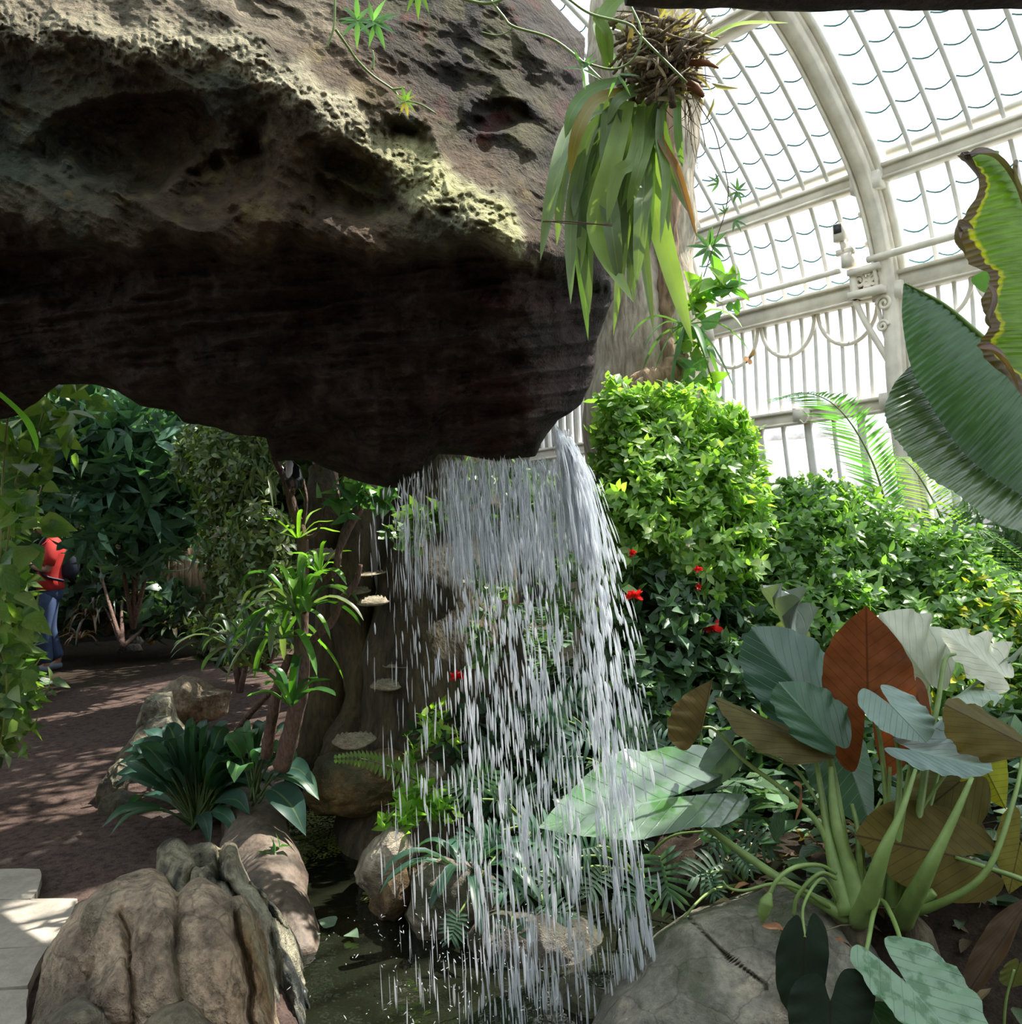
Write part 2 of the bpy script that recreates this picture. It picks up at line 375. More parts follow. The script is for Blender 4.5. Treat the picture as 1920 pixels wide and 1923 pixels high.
def strap(mb, path, w, col=(1, 1, 1), n=14, fold=.25, nrml=None, shape='strap', twist=0):
    """long strap leaf along a path"""
    X = smooth_path(path, n); T = nrm(np.gradient(X, axis=0)); t = np.linspace(0, 1, n)
    up = np.array(nrml if nrml is not None else (0, 0, 1.)); Bd = np.cross(T, up); ok = np.linalg.norm(Bd, axis=1) > .05
    b = np.array([1., 0, 0]); out = []
    for k in range(n):
        if ok[k]: b2 = nrm(Bd[k]); b = b2 if np.dot(b2, b) >= 0 or k == 0 else -b2
        out.append(b)
    Bd = np.array(out)
    if twist:
        Nn = np.cross(Bd, T); a = (twist*t)[:, None]; Bd = Bd*np.cos(a)+Nn*np.sin(a)
    Nn = np.cross(Bd, T); ww = SHAPES[shape](t)*w*.5; V = []
    for s in (-1, 0, 1): V.append(X+Bd*(s*ww)[:, None]+Nn*(abs(s)*ww*fold)[:, None])
    V = np.stack(V, 1).reshape(-1, 3)
    i = np.arange(n-1)[:, None]*3; j = np.arange(2)[None]; Q = np.stack([i+j, i+j+1, i+j+4, i+j+3], -1).reshape(-1, 4)
    lu = np.zeros((n, 3, 3)); lu[..., 0] = np.array([-1, 0, 1.])[None]; lu[..., 1] = t[:, None]
    mb.add(V, Q, col=col, luv=lu.reshape(-1, 3))

# ------------------------------------------------------------------ rocks
def outline_rock(name, pts, d, bulge, back, mat, colf=None, nz=.03, freq=4., rid=.03, ridf=3., stretch=(1, 1, 1), slope=0., na=150, nr=34, seed=0, centre=None, feat=None, power=2.0):
    """a boulder with the outline pts (px, py): front bulges to the viewer's side, back rounds off behind; slope leans its foot forward"""
    pts = np.array(pts, float); c = np.array(centre) if centre is not None else pts.mean(0)
    seg = np.linalg.norm(np.diff(np.vstack([pts, pts[:1]]), axis=0), axis=1); cum = np.r_[0, np.cumsum(seg)]
    u = np.linspace(0, cum[-1], na, endpoint=False); q = np.vstack([pts, pts[:1]])
    E = np.c_[np.interp(u, cum, q[:, 0]), np.interp(u, cum, q[:, 1])]
    r = np.sin(np.linspace(0, 1, nr)*pi/2)[1:]
    def shell(sgn, th):
        XY = c+(E-c)[None]*r[:, None, None]
        dd = d-slope*(XY[..., 1]-c[1])/100. - sgn*th*(1-r[:, None]**power)**(1/power)
        if sgn > 0 and feat is not None: dd = dd+feat(XY[..., 0], XY[..., 1])
        return XY, P(XY[..., 0], XY[..., 1], dd)
    XY1, F = shell(1, bulge); XY2, Bk = shell(-1, back)
    k = nr-1
    dc = d
    ft = feat(c[0], c[1]) if feat is not None else 0
    V = np.vstack([F.reshape(-1, 3), Bk[:-1].reshape(-1, 3), P(c[0], c[1], dc-bulge+ft), P(c[0], c[1], dc+back)])
    i = np.arange(k-1)[:, None]*na; j = np.arange(na)[None]; j2 = (j+1) % na
    Q1 = np.stack([i+j, i+na+j, i+na+j2, i+j2], -1).reshape(-1, 4)
    o = k*na
    i = np.arange(k-2)[:, None]*na+o; Q2 = np.stack([i+j2, i+na+j2, i+na+j, i+j], -1).reshape(-1, 4)
    l2 = o+(k-2)*na; l1 = (k-1)*na; jj = np.arange(na); jn = (jj+1) % na
    Q3 = np.stack([l2+jn, l1+jn, l1+jj, l2+jj], -1)
    e = len(V)-2
    T = np.vstack([np.stack([np.full(na, e), jj, jn], -1), np.stack([np.full(na, e+1), o+jn, o+jj], -1)])
    S = V*np.array(stretch)
    cen = V.mean(0); out = nrm(V-cen)
    V = V+out*(nz*fbm(S*freq, 5, seed)+rid*(ridged(S*ridf+5, 4, seed+9)-.3))[:, None]
    vc = (V-CAM)@FW; PX = 960+FPX*((V-CAM)@RT)/vc; PY = 961.5-FPX*((V-CAM)@UP)/vc
    col = colf(PX, PY, V) if colf is not None else np.ones((len(V), 3))*.3
    mb = MB(); mb.add(V, np.vstack([Q1, Q2, Q3]), T, col=col)
    return mb.build(name, mat)
def rockcol(a, b, c=None, f=3., seed=0, sx=(1, 1, 1)):
    a, b = np.array(a), np.array(b)
    def g(px, py, V):
        n = sstep(-.25, .3, fbm(V*f*np.array(sx), 5, seed))[:, None]; o = a*(1-n)+b*n
        if c is not None:
            m = sstep(.1, .4, fbm(V*f*.8+9, 4, seed+3))[:, None]; o = o*(1-m)+np.array(c)*m
        return o
    return g

# ================================================================== THE SETTING
# glasshouse wall: runs from near right to far left; s along it, t inwards, z up
WA = radians(40); WD = np.array([-sin(WA), cos(WA), 0]); WN = np.array([-WD[1], WD[0], 0]); WQ = np.array([3.9, 9.0, 0])
def S(s, t, z): return WQ+s*WD+t*WN+np.array([0, 0, z])
PROF = smooth_path(np.array([(-.40, .0, 0), (-.33, .9, 0), (-.18, 2.32, 0), (-.18, 3.5, 0), (.14, 4.52, 0), (.82, 5.33, 0), (1.44, 5.85, 0), (2.5, 6.45, 0), (3.9, 6.85, 0)]), 90)[:, :2]
_cum = np.r_[0, np.cumsum(np.linalg.norm(np.diff(PROF, axis=0), axis=1))]
def prof_at(l): return np.interp(l, _cum, PROF[:, 0]), np.interp(l, _cum, PROF[:, 1])
def l_of_z(z): return np.interp(z, PROF[:, 1], _cum)
def wall_bar(mb, s, l0, l1, w, dep, off=0., n=30):
    """a glazing bar that follows the wall and vault profile"""
    l = np.linspace(l0, l1, n); t, z = prof_at(l); tg = nrm(np.c_[np.gradient(t), np.gradient(z)]); nn = np.c_[tg[:, 1], -tg[:, 0]]*-1
    V = []
    for a, b in ((-1, 0), (1, 0), (1, 1), (-1, 1)):
        tt = t-nn[:, 0]*0+(-nn[:, 0])*0; o = off+b*dep
        tq = t+tg[:, 1]*o; zq = z-tg[:, 0]*o
        V.append(WQ+(s+a*w/2)*WD+tq[:, None]*WN+np.c_[0*zq, 0*zq, zq])
    V = np.stack(V, 1).reshape(-1, 3); i = np.arange(n-1)[:, None]*4; j = np.arange(4)[None]; j2 = (j+1) % 4
    Q = np.stack([i+j, i+j2, i+4+j2, i+4+j], -1).reshape(-1, 4)
    mb.add(V, np.vstack([Q, [(3, 2, 1, 0), (len(V)-4, len(V)-3, len(V)-2, len(V)-1)]]))
def wbox(mb, s0, s1, t0, t1, z0, z1):
    mb.box(S((s0+s1)/2, (t0+t1)/2, (z0+z1)/2), WD*(s1-s0)/2, WN*(t1-t0)/2, np.array([0, 0, (z1-z0)/2]))
LB, LC, LA = l_of_z(3.5), l_of_z(2.32), l_of_z(4.52); LTOP = _cum[-1]; LD = l_of_z(5.86)
def glazing(n, s0, s1, label, full=True):
    st = (s1-s0)/max(1, round((s1-s0)/.285)); g = MB(); tl = MB(); b = MB()
    ss = np.arange(s0+st, s1-.05, st)
    for s in ss: wall_bar(b, s, LB, LTOP, .034, .05)
    for s in np.arange(s0+.15, s1-.05, .155): wall_bar(b, s, LC, LB, .032, .05, n=8)
    for k, s in enumerate(np.arange(s0+.3, s1-.05, .31)): wall_bar(b, s, 0.5, LC, .03 if k % 2 else .075, .07, n=8)
    o = b.build('window_%d' % n, M['white_bar'], loc=S((s0+s1)/2, 0, 0)); o['_o'] = list(o.location)
    struct(o, label, 'window')
    for a, c in ((0.4, LB), (LB, LTOP)):
        l = np.linspace(a, c, 40); t, z = prof_at(l)
        V = np.vstack([WQ+s*WD+(t-.03)[:, None]*WN+np.c_[0*z, 0*z, z] for s in (s0, s1)])
        i = np.arange(39); g.add(V, np.stack([i, i+1, i+41, i+40], -1))
    g.build('glass', M['glass'], o)
    edges = np.r_[s0, ss, s1]
    if full:
        for l in np.arange(LB+.22, LTOP-.2, .30):
            for a, c in zip(edges[:-1], edges[1:]):
                u = np.linspace(0, 1, 7); t, z = prof_at(l-.06*np.sin(pi*u)); sv = a+(c-a)*u
                tl.tube(WQ+sv[:, None]*WD+(t-.0)[:, None]*WN+np.c_[0*z, 0*z, z], .0085, 4)
        tl.build('pane_edges', M['teal'], o)
    return o
glazing(1, .16, 2.32, 'curved white glasshouse bay with overlapping panes left of the big rib')
glazing(2, -3.2, -.16, 'curved white glasshouse bay right of the big rib, behind the banana leaves')
glazing(3, 2.48, 5.6, 'far glasshouse bay behind the pale tree trunk', False)
glazing(4, -7.4, -3.36, 'glasshouse bay beyond the right edge of the view', False)
glazing(5, -12.0, -7.5, 'glasshouse bay beside the viewer', False)
# tinted strips beside the rib
mb = MB()
for s0, s1 in ((-.40, -.20), (2.2, 2.30)):
    l = np.linspace(LB, LTOP, 40); t, z = prof_at(l)
    V = np.vstack([WQ+s*WD+(t-.015)[:, None]*WN+np.c_[0*z, 0*z, z] for s in (s0, s1)]); i = np.arange(39); mb.add(V, np.stack([i, i+1, i+41, i+40], -1))
struct(mb.build('trim_1', M['glass_teal']), 'blue-green tinted glass strip beside the big white rib', 'window')
# ribs
def rib(n, s, label):
    b = MB(); wall_bar(b, s, 0, LTOP, .20, .16, 0, 50); wall_bar(b, s-.02, 0, LTOP, .12, .26, 0, 50); wall_bar(b, s+.13, LB, LTOP, .05, .12, 0, 40)
    wall_bar(b, s-.13, 0, LTOP, .05, .12, 0, 50); wall_bar(b, s+.07, LB, LTOP, .02, .29, 0, 40)
    for l in (LA-.1, LB-.1, LC):
        t, z = prof_at(l); 
        wbox(b, s-.15, s+.15, t+.02, t+.24, z-.06, z+.10)
    # studs
    for l in np.arange(LB+.15, LA+.2, .3):
        t, z = prof_at(l); b.tube([S(s+.15, t+.1, z), S(s+.19, t+.1, z)], .035, 8)
    struct(b.build('trim_%d' % n, M['white_iron'], loc=S(s, 0, 0)), label, 'glasshouse rib')
rib(2, 0, 'large white curved iron rib rising to the top of the view')
rib(3, 2.42, 'white iron post at the far end of the bay, beside the pale trunk')
rib(4, -3.28, 'white iron rib at the right edge of the view')
# beams
def beam(n, l, h, dep, label, dz=0):
    t, z = prof_at(l); b = MB()
    for s0, s1 in ((-7.4, -3.4), (-3.16, -.1), (.1, 2.3), (2.5, 5.6)):
        wbox(b, s0, s1, t, t+dep, z-h/2+dz, z+h/2+dz); wbox(b, s0+.004, s1-.004, t-.01, t+dep*1.25, z+h/2+dz-.03, z+h/2+dz+.006)
        wbox(b, s0+.004, s1-.004, t-.01, t+dep*1.15, z-h/2+dz-.006, z-h/2+dz+.022)
    struct(b.build('trim_%d' % n, M['white_iron'], loc=S(0, t, z)), label, 'glasshouse beam')
beam(5, LA, .14, .12, 'upper white horizontal beam of the glass vault')
beam(6, LB, .20, .16, 'middle white horizontal beam with arcs hanging under it')
beam(7, LC, .15, .14, 'lower white horizontal beam above the large windows')
beam(8, LD, .12, .16, 'topmost white beam crossing behind the hanging plant')
b = MB(); wbox(b, -12, 5.6, -.45, -.05, 0, .75); wbox(b, -12, 5.6, -.5, .05, .72, .80)
struct(b.build('wall_right', M['plaster'], loc=S(0, -.3, 0)), 'low masonry wall under the glazing', 'wall')
# white pipes that run parallel to the beams
def rod(name, pts, r, label, cat='pipe', mat='white_iron', group=None):
    b = MB(); b.tube(smooth_path(pts, 12), r, 10); return tag(b.build(name, M[mat]), label, cat, group)
t, z = prof_at(LA)
rod('heating_pipe', [S(.12, t+.1, z+.17), S(2.3, t+.1, z+.17)], .035, 'white pipe just above the upper beam, left of the big rib')
rod('heating_pipe', [S(-3.1, t+.1, z+.17), S(-.2, t+.1, z+.17)], .035, 'white pipe just above the upper beam, right of the big rib')
t, z = prof_at(LB)
rod('heating_pipe', [S(.42, t+.32, z+.22), S(2.6, t+.32, z+.22)], .03, 'white pipe above the middle beam, ending left of the wall bracket')
rod('heating_pipe', [S(-1.2, t+.32, z+.25), S(.12, t+.32, z+.25)], .036, 'white pipe above the middle beam, from the bracket to the banana leaf')
# arcs under the middle beam
b = MB()
for bay in ((.16, 2.32), (-3.2, -.16)):
    k = int((bay[1]-bay[0])/.56); w = (bay[1]-bay[0])/k
    for i in range(k):
        a = np.linspace(0, pi, 18); c = bay[0]+w*(i+.5)
        b.tube(np.array([S(c+w*.47*cos(x), t+.06, z-.10-w*.55*sin(x)) for x in a]), .022, 6)
        b.tube([S(c, t+.06, z-.10-w*.55), S(c, t+.06, z-.06-w*.55)], [.03, .005], 6)
struct(b.build('trim_9', M['white_iron'], loc=S(1, 0, z)), 'row of white half-round arcs hanging under the middle beam', 'glasshouse ornament')
# ornate bracket under the pipe, at the rib
br = thing('wall_bracket', 'ornate white scrolled iron bracket on the big rib below the camera', 'bracket', S(.1, t, z-.6))
b = MB(); wbox(b, -.02, .34, t+.1, t+.36, z-.10, z-.03); wbox(b, 0, .34, t+.1, t+.34, z+.14, z+.2); wbox(b, .28, .34, t+.12, t+.30, z-.1, z+.18)
b.build('frame', M['white_iron'], br)
def scroll(c, r, turns=1.6, flip=1, rad=.018, a0=0):
    b = MB()
    a = np.linspace(0, turns*2*pi, 34); rr = r*(1-a/(turns*2*pi)*.85)
    b.tube(np.array([S(c[0]+flip*x*cos(y+a0), t+.25, c[1]+x*sin(y+a0)) for x, y in zip(rr, a)]), rad, 6); b.build('scroll', M['white_iron'], br)
scroll((.26, z+.08), .075); scroll((.10, z+.06), .07, flip=-1); scroll((.02, z-.2), .08); scroll((.05, z-.42), .06, flip=-1); scroll((.18, z+.05), .05, a0=2)
for k in range(4): b = MB(); b.tube([S(.05+k*.06, t+.24, z-.03), S(.02+k*.05, t+.24, z+.12)], .014, 6); b.build('baluster', M['white_iron'], br)
b = MB(); b.tube(smooth_path([S(.30, t+.28, z-.12), S(.22, t+.26, z-.35), S(.05, t+.2, z-.75), S(.02, t+.12, z-.95)], 16), .032, 8); b.tube(smooth_path([S(.12, t+.2, z-.12), S(.08, t+.2, z-.4), S(.02, t+.15, z-.75)], 12), .022, 8)
b.build('strut', M['white_iron'], br)
# camera on the bracket, control boxes
sc_ = thing('security_camera', 'small white security camera with dark face standing on the bracket', 'camera', S(.33, t+.3, z+.2))
b = MB(); b.box(S(.33, t+.3, z+.30), WD*.055, WN*.055, (0, 0, .07)); b.box(S(.36, t+.3, z+.40), WD*.09, WN*.03, (0, 0, .03)); b.tube([S(.37, t+.3, z+.4), S(.38, t+.3, z+.52)], .035, 8); b.build('mount', M['white_iron'], sc_)
b = MB(); b.box(S(.40, t+.3, z+.60), WD*.05, WN*.06, (0, 0, .09)); b.build('housing', M['white_iron'], sc_)
b = MB(); b.box(S(.395, t+.365, z+.635), WD*.04, WN*.006, (0, 0, .045)); b.build('lens_cover', M['dark_iron'], sc_)
tc_, zc_ = prof_at(LC)
for s, lab in ((1.05, 'small pale control box with a cable on the lower white beam'), (-.12, 'small white box at the foot of the big rib beside the banana leaf')):
    bx_ = thing('junction_box', lab, 'junction box', S(s, tc_+.14, zc_-.06))
    b = MB(); b.box(S(s, tc_+.19, zc_+.01), WD*.085, WN*.05, (0, 0, .075)); b.build('housing', M['white_iron'], bx_)
    b = MB(); b.tube(smooth_path([S(s-.05, tc_+.24, zc_+.05), S(s-.11, tc_+.25, zc_-.02), S(s-.06, tc_+.25, zc_-.09), S(s, tc_+.24, zc_-.05)], 12), .008, 5); b.build('cable', M['white_iron'], bx_)
# glowing lamp among leaves by the trunk
lp = thing('wall_lamp', 'glowing warm white lamp beside the pale trunk', 'lamp', P(1331, 590, 8.6))
b = MB(); b.tube([P(1331, 600, 8.6), P(1329, 575, 8.6), P(1327, 545, 8.6)], [.05, .085, .03], 12); b.build('bulb', mat_plain('lamp_glow', (1, .9, .7), emit=((1, .85, .6), 6)), lp)
b = MB(); b.tube([P(1333, 640, 8.65), P(1331, 600, 8.6)], [.05, .03], 8); b.build('base', M['white_iron'], lp)

# floor with pond basin
POND = [G(545, 1500), G(640, 1478), G(760, 1490), G(900, 1560), G(1010, 1640)]
POND = np.array([G(532, 1500)[:2], G(600, 1480)[:2], G(700, 1475)[:2], G(980, 1530)[:2], (.75, 3.0), (.75, 1.2), (-.45, 1.2), G(600, 1923)[:2], G(575, 1760)[:2], G(540, 1620)[:2]])
def in_poly(X, poly):
    x, y = X[..., 0], X[..., 1]; ins = np.zeros(x.shape, bool); n = len(poly)
    for i in range(n):
        a, b = poly[i], poly[(i+1) % n]; c = ((a[1] > y) != (b[1] > y)) & (x < (b[0]-a[0])*(y-a[1])/((b[1]-a[1])+1e-12)+a[0]); ins ^= c
    return ins
def grid_mesh(x0, x1, y0, y1, nx, ny):
    gx, gy = np.meshgrid(np.linspace(x0, x1, nx), np.linspace(y0, y1, ny)); i = np.arange(ny-1)[:, None]*nx; j = np.arange(nx-1)[None]
    return gx, gy, np.stack([i+j, i+j+1, i+nx+j+1, i+nx+j], -1).reshape(-1, 4)
gx, gy, Q = grid_mesh(-9, 9, -6, 16, 300, 360)
X = np.stack([gx, gy, 0*gx], -1); inp = in_poly(X, POND).astype(float)
for _ in range(2): inp = (inp+np.roll(inp, 1, 0)+np.roll(inp, -1, 0)+np.roll(inp, 1, 1)+np.roll(inp, -1, 1))/5
path_c = interp(gy, [(0, -1.6), (3, -1.95), (4.5, -2.6), (7, -3.3), (9, -3.0), (10, -1.9), (16, 2)])
onp = 1-sstep(1.2, 1.6, np.abs(gx-path_c+.0))
zz = -.38*inp+.012*fbm(X*3, 3, 5)+(.10*sstep(0, 1, gx)+.03*fbm(X*1.1, 3, 8))*(1-inp)*(1-onp)
zz = zz-.012*sstep(.5, 1, onp)-.34*sstep(3.0, 2.5, gy)*sstep(.35, .8, gx)
c1 = np.array([.20, .135, .115]); c2 = np.array([.07, .05, .035])
fc = c2*(1-onp[..., None])+c1*onp[..., None]
fc = fc*(1+.18*fbm(X*2, 4, 31)[..., None])
mb = MB(); mb.add(np.stack([gx, gy, zz], -1), Q, col=fc.reshape(-1, 3))
fm = mat_rock('path_gravel', (1, 1, 1), .95, 22, .9, 0, spots=.35)
struct(mb.build('floor', fm, loc=(0, 0, 0)), 'reddish brown gravel path and dark soil beds', 'ground')
# pond water
mb = MB(); gx, gy, Q = grid_mesh(-1.9, 1.2, .8, 5.4, 8, 8); mb.add(np.stack([gx, gy, 0*gx-.11], -1), Q)
m, nt, out = nmat('pond_water'); tc = nd(nt, 'TexCoord').outputs['Object']
n1 = nd(nt, 'TexNoise', Vector=tc, Scale=9., Detail=3.).outputs[0]; bp = nd(nt, 'Bump', Height=n1, Strength=.35, Distance=.03)
g = nd(nt, 'BsdfPrincipled', Base__Color=(.012, .014, .008, 1), Roughness=.04, Normal=bp.outputs[0]); t_ = nd(nt, 'BsdfTransparent', Color=(.30, .32, .22, 1))
mx = nd(nt, 'MixShader', i0=.08, i1=g.outputs[0], i2=t_.outputs[0]); nt.links.new(mx.outputs[0], out.inputs[0])
tag(mb.build('pond_water', m, loc=(0, 2.8, -.11)), 'dark still pond water between the boulders', 'pond', kind='stuff')
# opaque walls and roof of the old building on the other sides
b = MB(); b.box((-7.2, 4, 1.4), (.1, 0, 0), (0, 11, 0), (0, 0, 1.5)); struct(b.build('wall_left', M['plaster']), 'old plaster wall far left behind the plants', 'wall')
b = MB(); b.box((-3.2, 13.6, 3.4), (5, 0, 0), (0, .1, 0), (0, 0, 3.6)); struct(b.build('wall_back', M['plaster']), 'old plaster wall behind the planting', 'wall')
b = MB(); b.box((0, -5.5, 3.2), (9, 0, 0), (0, .1, 0), (0, 0, 3.4)); struct(b.build('wall_front', M['plaster']), 'wall behind the viewer', 'wall')
b = MB()
for y in np.arange(-6, 14, .6): b.box((-4.4, y, 6.9), (2.9, 0, 0), (0, .03, 0), (0, 0, .05))
for x in (-7.2, -5.8, -4.4, -3.0, -1.6): b.box((x, 4, 6.8), (.08, 0, 0), (0, 10, 0), (0, 0, .12))
o = struct(b.build('ceiling', M['white_bar']), 'glazed roof over the planted side', 'ceiling'); o['_o'] = list(o.location)
b = MB(); b.box((-4.4, 4, 6.98), (2.9, 0, 0), (0, 10, 0), (0, 0, .004)); b.build('glass', M['glass'], o)
# outside
b = MB(); b.box(S(4, -14.6, -.1), WD*22, WN*14, (0, 0, .02)); struct(b.build('ground_outside', mat_plain('terrace', (.55, .54, .5), .9)), 'pale terrace outside the glass', 'ground')
b = MB(); b.box((4, 28, 1.6), (14, 0, 0), (0, .4, 0), (0, 0, 1.7)); b.box((4, 28, 3.4), (14.3, 0, 0), (0, .6, 0), (0, 0, .12))
tag(b.build('garden_wall', mat_plain('pale_stone', (.62, .58, .58), .9)), 'pale stone building seen through the lower windows', 'building')

# ================================================================== ROCKS
# the great overhanging rock: front face, rounded rims and a back face, one solid
def overhang():
    YB = [(-300, 830), (0, 790), (30, 780), (65, 745), (90, 722), (160, 725), (200, 737), (240, 762), (310, 772), (340, 792), (400, 800), (450, 817), (500, 822), (512, 855), (520, 866), (580, 862), (650, 892), (700, 908), (760, 917), (800, 902), (826, 852), (880, 857), (940, 864), (1010, 857), (1022, 832), (1040, 806)]
    XR = [(-300, 950), (0, 1035), (30, 1062), (70, 1100), (160, 1095), (300, 1090), (420, 1120), (480, 1150), (560, 1150), (640, 1122), (700, 1116), (760, 1092), (790, 1052), (806, 1040), (1000, 1015)]
    nu, nv = 520, 460
    u, v = np.meshgrid(np.linspace(0, 1, nu), np.linspace(0, 1, nv))
    def place(u, v):
        yb = interp(-300+u*1340, YB); py = -300+v*(yb+300); px = -300+u*(interp(py, XR)+300); return px, py
    px, py = place(u, v)
    yc = interp(px, [(-300, 90), (200, 110), (420, 150), (600, 250), (760, 350), (860, 430), (1000, 450)])+26*fbm(np.stack([px/80, py/80, 0*px], -1), 3, 90)
    dl = interp(py, [(440, 2.16), (480, 2.22), (600, 2.38), (760, 2.62), (920, 2.80)])
    ledge = interp(px, [(-300, 360), (0, 400), (90, 430), (150, 440), (250, 474), (330, 448), (400, 462), (470, 480), (540, 440), (620, 452), (700, 488), (800, 470), (900, 448), (1000, 500), (1100, 530)])+16*fbm(np.stack([px/30, py/60, 0*px], -1), 4, 91)
    d = np.where(py < yc, 2.12+(yc-py)*.0011, 2.12+(py-yc)*np.minimum(.0005, .04/np.maximum(460-yc, 20))); dl = 2.16+(py-ledge)*.0014
    w_ = sstep(-12, 30, py-ledge); d = d*(1-w_)+np.maximum(d, dl)*w_
    d = d+.10*sstep(-6, 22, py-ledge)*(1-sstep(60, 260, py-ledge))-.05*np.exp(-((py-ledge+30)/40)**2)
    d = d+.35*sstep(880, 1160, px)**2+.12*sstep(0, -300, px)*0+.10*sstep(500, -100, px)
    # hollows under the pale rim
    for cx, cy, rx, ry, dep in ((270, 265, 190, 85, .16), (690, 330, 130, 95, .13), (950, 215, 70, 30, .05), (120, 520, 150, 60, .10), (900, 260, 60, 40, .03), (430, 330, 90, 50, .08)):
        q = ((px-cx+.4*(py-cy))/rx)**2+((py-cy)/ry)**2; d = d+dep*(1-sstep(.35, 1.35, q+.75*fbm(np.stack([px/70, py/70, 0*px], -1), 4, int(cx))))
    # diagonal rib carrying the pale crust
    bl = interp(px, [(-300, 0), (0, 40), (250, 75), (450, 100), (600, 190), (740, 300), (840, 350), (900, 400), (1000, 470)])
    q = np.stack([px/100, py/100, 0*px], -1)
    bd = (py-bl)/interp(px, [(0, 45), (450, 50), (650, 80)])+.6*fbm(q*1.3, 4, 4)
    band = np.exp(-bd**2)*(1-sstep(950, 1020, px))
    d = d-.09*band
    dg = np.stack([(px+py)/240, (py-.6*px)/90, 0*px], -1)
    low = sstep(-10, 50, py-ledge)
    d = d-.055*ridged(dg, 4, 2)*(1-low)-.03*ridged(q*2.2, 4, 6)*band-.022*np.abs(fbm(q*7, 3, 12))*band*2
    st = np.stack([px/260, (py+.12*px)/42, 0*px], -1)
    d = d-(.075*ridged(st, 4, 3)+.07*fbm(np.stack([px/190, py/120, 0*px+2], -1), 3, 33)*(1-.8*sstep(820, 1000, px))+.02*fbm(q*3, 4, 8))*low-.02*fbm(q*2.5, 5, 21)
    # rounded rims
    e = np.minimum(np.minimum((1-v)*6, (1-u)*8), 1); d = d+.22*(1-np.sqrt(np.clip(1-(1-e)**2, 0, 1)))
    jx = fbm(np.stack([px/40, py/40, 0*px+3], -1), 4, 61)*5; jy = fbm(np.stack([px/40, py/40, 0*px+8], -1), 4, 62)*5
    V = P(px+jx, py+jy, d)
    # colours of the stone, with shade of the underside painted in
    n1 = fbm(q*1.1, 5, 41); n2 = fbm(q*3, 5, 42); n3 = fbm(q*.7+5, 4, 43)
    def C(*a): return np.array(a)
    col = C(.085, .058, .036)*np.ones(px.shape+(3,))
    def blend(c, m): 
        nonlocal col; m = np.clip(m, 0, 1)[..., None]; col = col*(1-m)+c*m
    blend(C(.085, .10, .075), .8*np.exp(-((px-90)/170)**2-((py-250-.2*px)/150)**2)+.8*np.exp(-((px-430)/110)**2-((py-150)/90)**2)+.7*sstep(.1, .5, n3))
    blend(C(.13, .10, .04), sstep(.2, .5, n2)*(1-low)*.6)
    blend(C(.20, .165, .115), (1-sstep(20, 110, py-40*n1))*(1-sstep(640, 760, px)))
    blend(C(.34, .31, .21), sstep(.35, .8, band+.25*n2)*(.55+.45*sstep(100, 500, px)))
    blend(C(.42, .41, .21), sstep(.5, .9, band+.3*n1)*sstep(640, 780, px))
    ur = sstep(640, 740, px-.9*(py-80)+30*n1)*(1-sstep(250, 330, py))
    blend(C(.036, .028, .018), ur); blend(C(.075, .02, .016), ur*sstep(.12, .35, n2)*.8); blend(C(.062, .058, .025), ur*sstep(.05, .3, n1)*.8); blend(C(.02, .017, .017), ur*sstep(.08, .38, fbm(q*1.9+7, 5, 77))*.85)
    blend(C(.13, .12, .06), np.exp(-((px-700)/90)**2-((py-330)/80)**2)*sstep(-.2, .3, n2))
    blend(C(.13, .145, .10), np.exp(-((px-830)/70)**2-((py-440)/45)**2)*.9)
    blend(C(.055, .04, .032), (low*.92)*np.ones(px.shape)); blend(C(.075, .035, .028), low*sstep(.1, .4, n1+.2)*sstep(500, 900, px)*.6); blend(C(.12, .10, .075), low*sstep(.2, .5, n2)*.5)  # underside toned darker, part of its shade put into the colour
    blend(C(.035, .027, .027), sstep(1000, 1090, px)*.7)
    # back face, drawn in a little, deepened unseen to block sun from the slabs
    nb = 40; ub, vb = np.meshgrid(np.linspace(.0, 1, nu), np.linspace(0, 1, nv)); 
    bx, by = place(.01+ub*.955, vb*.955); B = P(bx, by, interp(by, [(-300, 5.0), (400, 4.1), (900, 3.35)])+1.2*(1-sstep(300, 800, bx)))
    mb = MB(); N = nu*nv; i = np.arange(nv-1)[:, None]*nu; j = np.arange(nu-1)[None]; Q = np.stack([i+j, i+nu+j, i+nu+j+1, i+j+1], -1).reshape(-1, 4)
    loop = np.r_[np.arange(nu), nu*np.arange(1, nv)+nu-1, (nv-1)*nu+np.arange(nu-2, -1, -1), nu*np.arange(nv-2, 0, -1)]
    l2 = np.roll(loop, -1); Q3 = np.stack([loop, l2, l2+N, loop+N], -1)
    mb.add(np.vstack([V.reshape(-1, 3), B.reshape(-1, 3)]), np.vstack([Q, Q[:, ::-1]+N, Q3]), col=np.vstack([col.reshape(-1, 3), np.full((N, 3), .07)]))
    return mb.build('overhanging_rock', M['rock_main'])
tag(overhang(), 'huge dark overhanging rock with a pale crusted diagonal band, water spilling off its edge', 'rock')

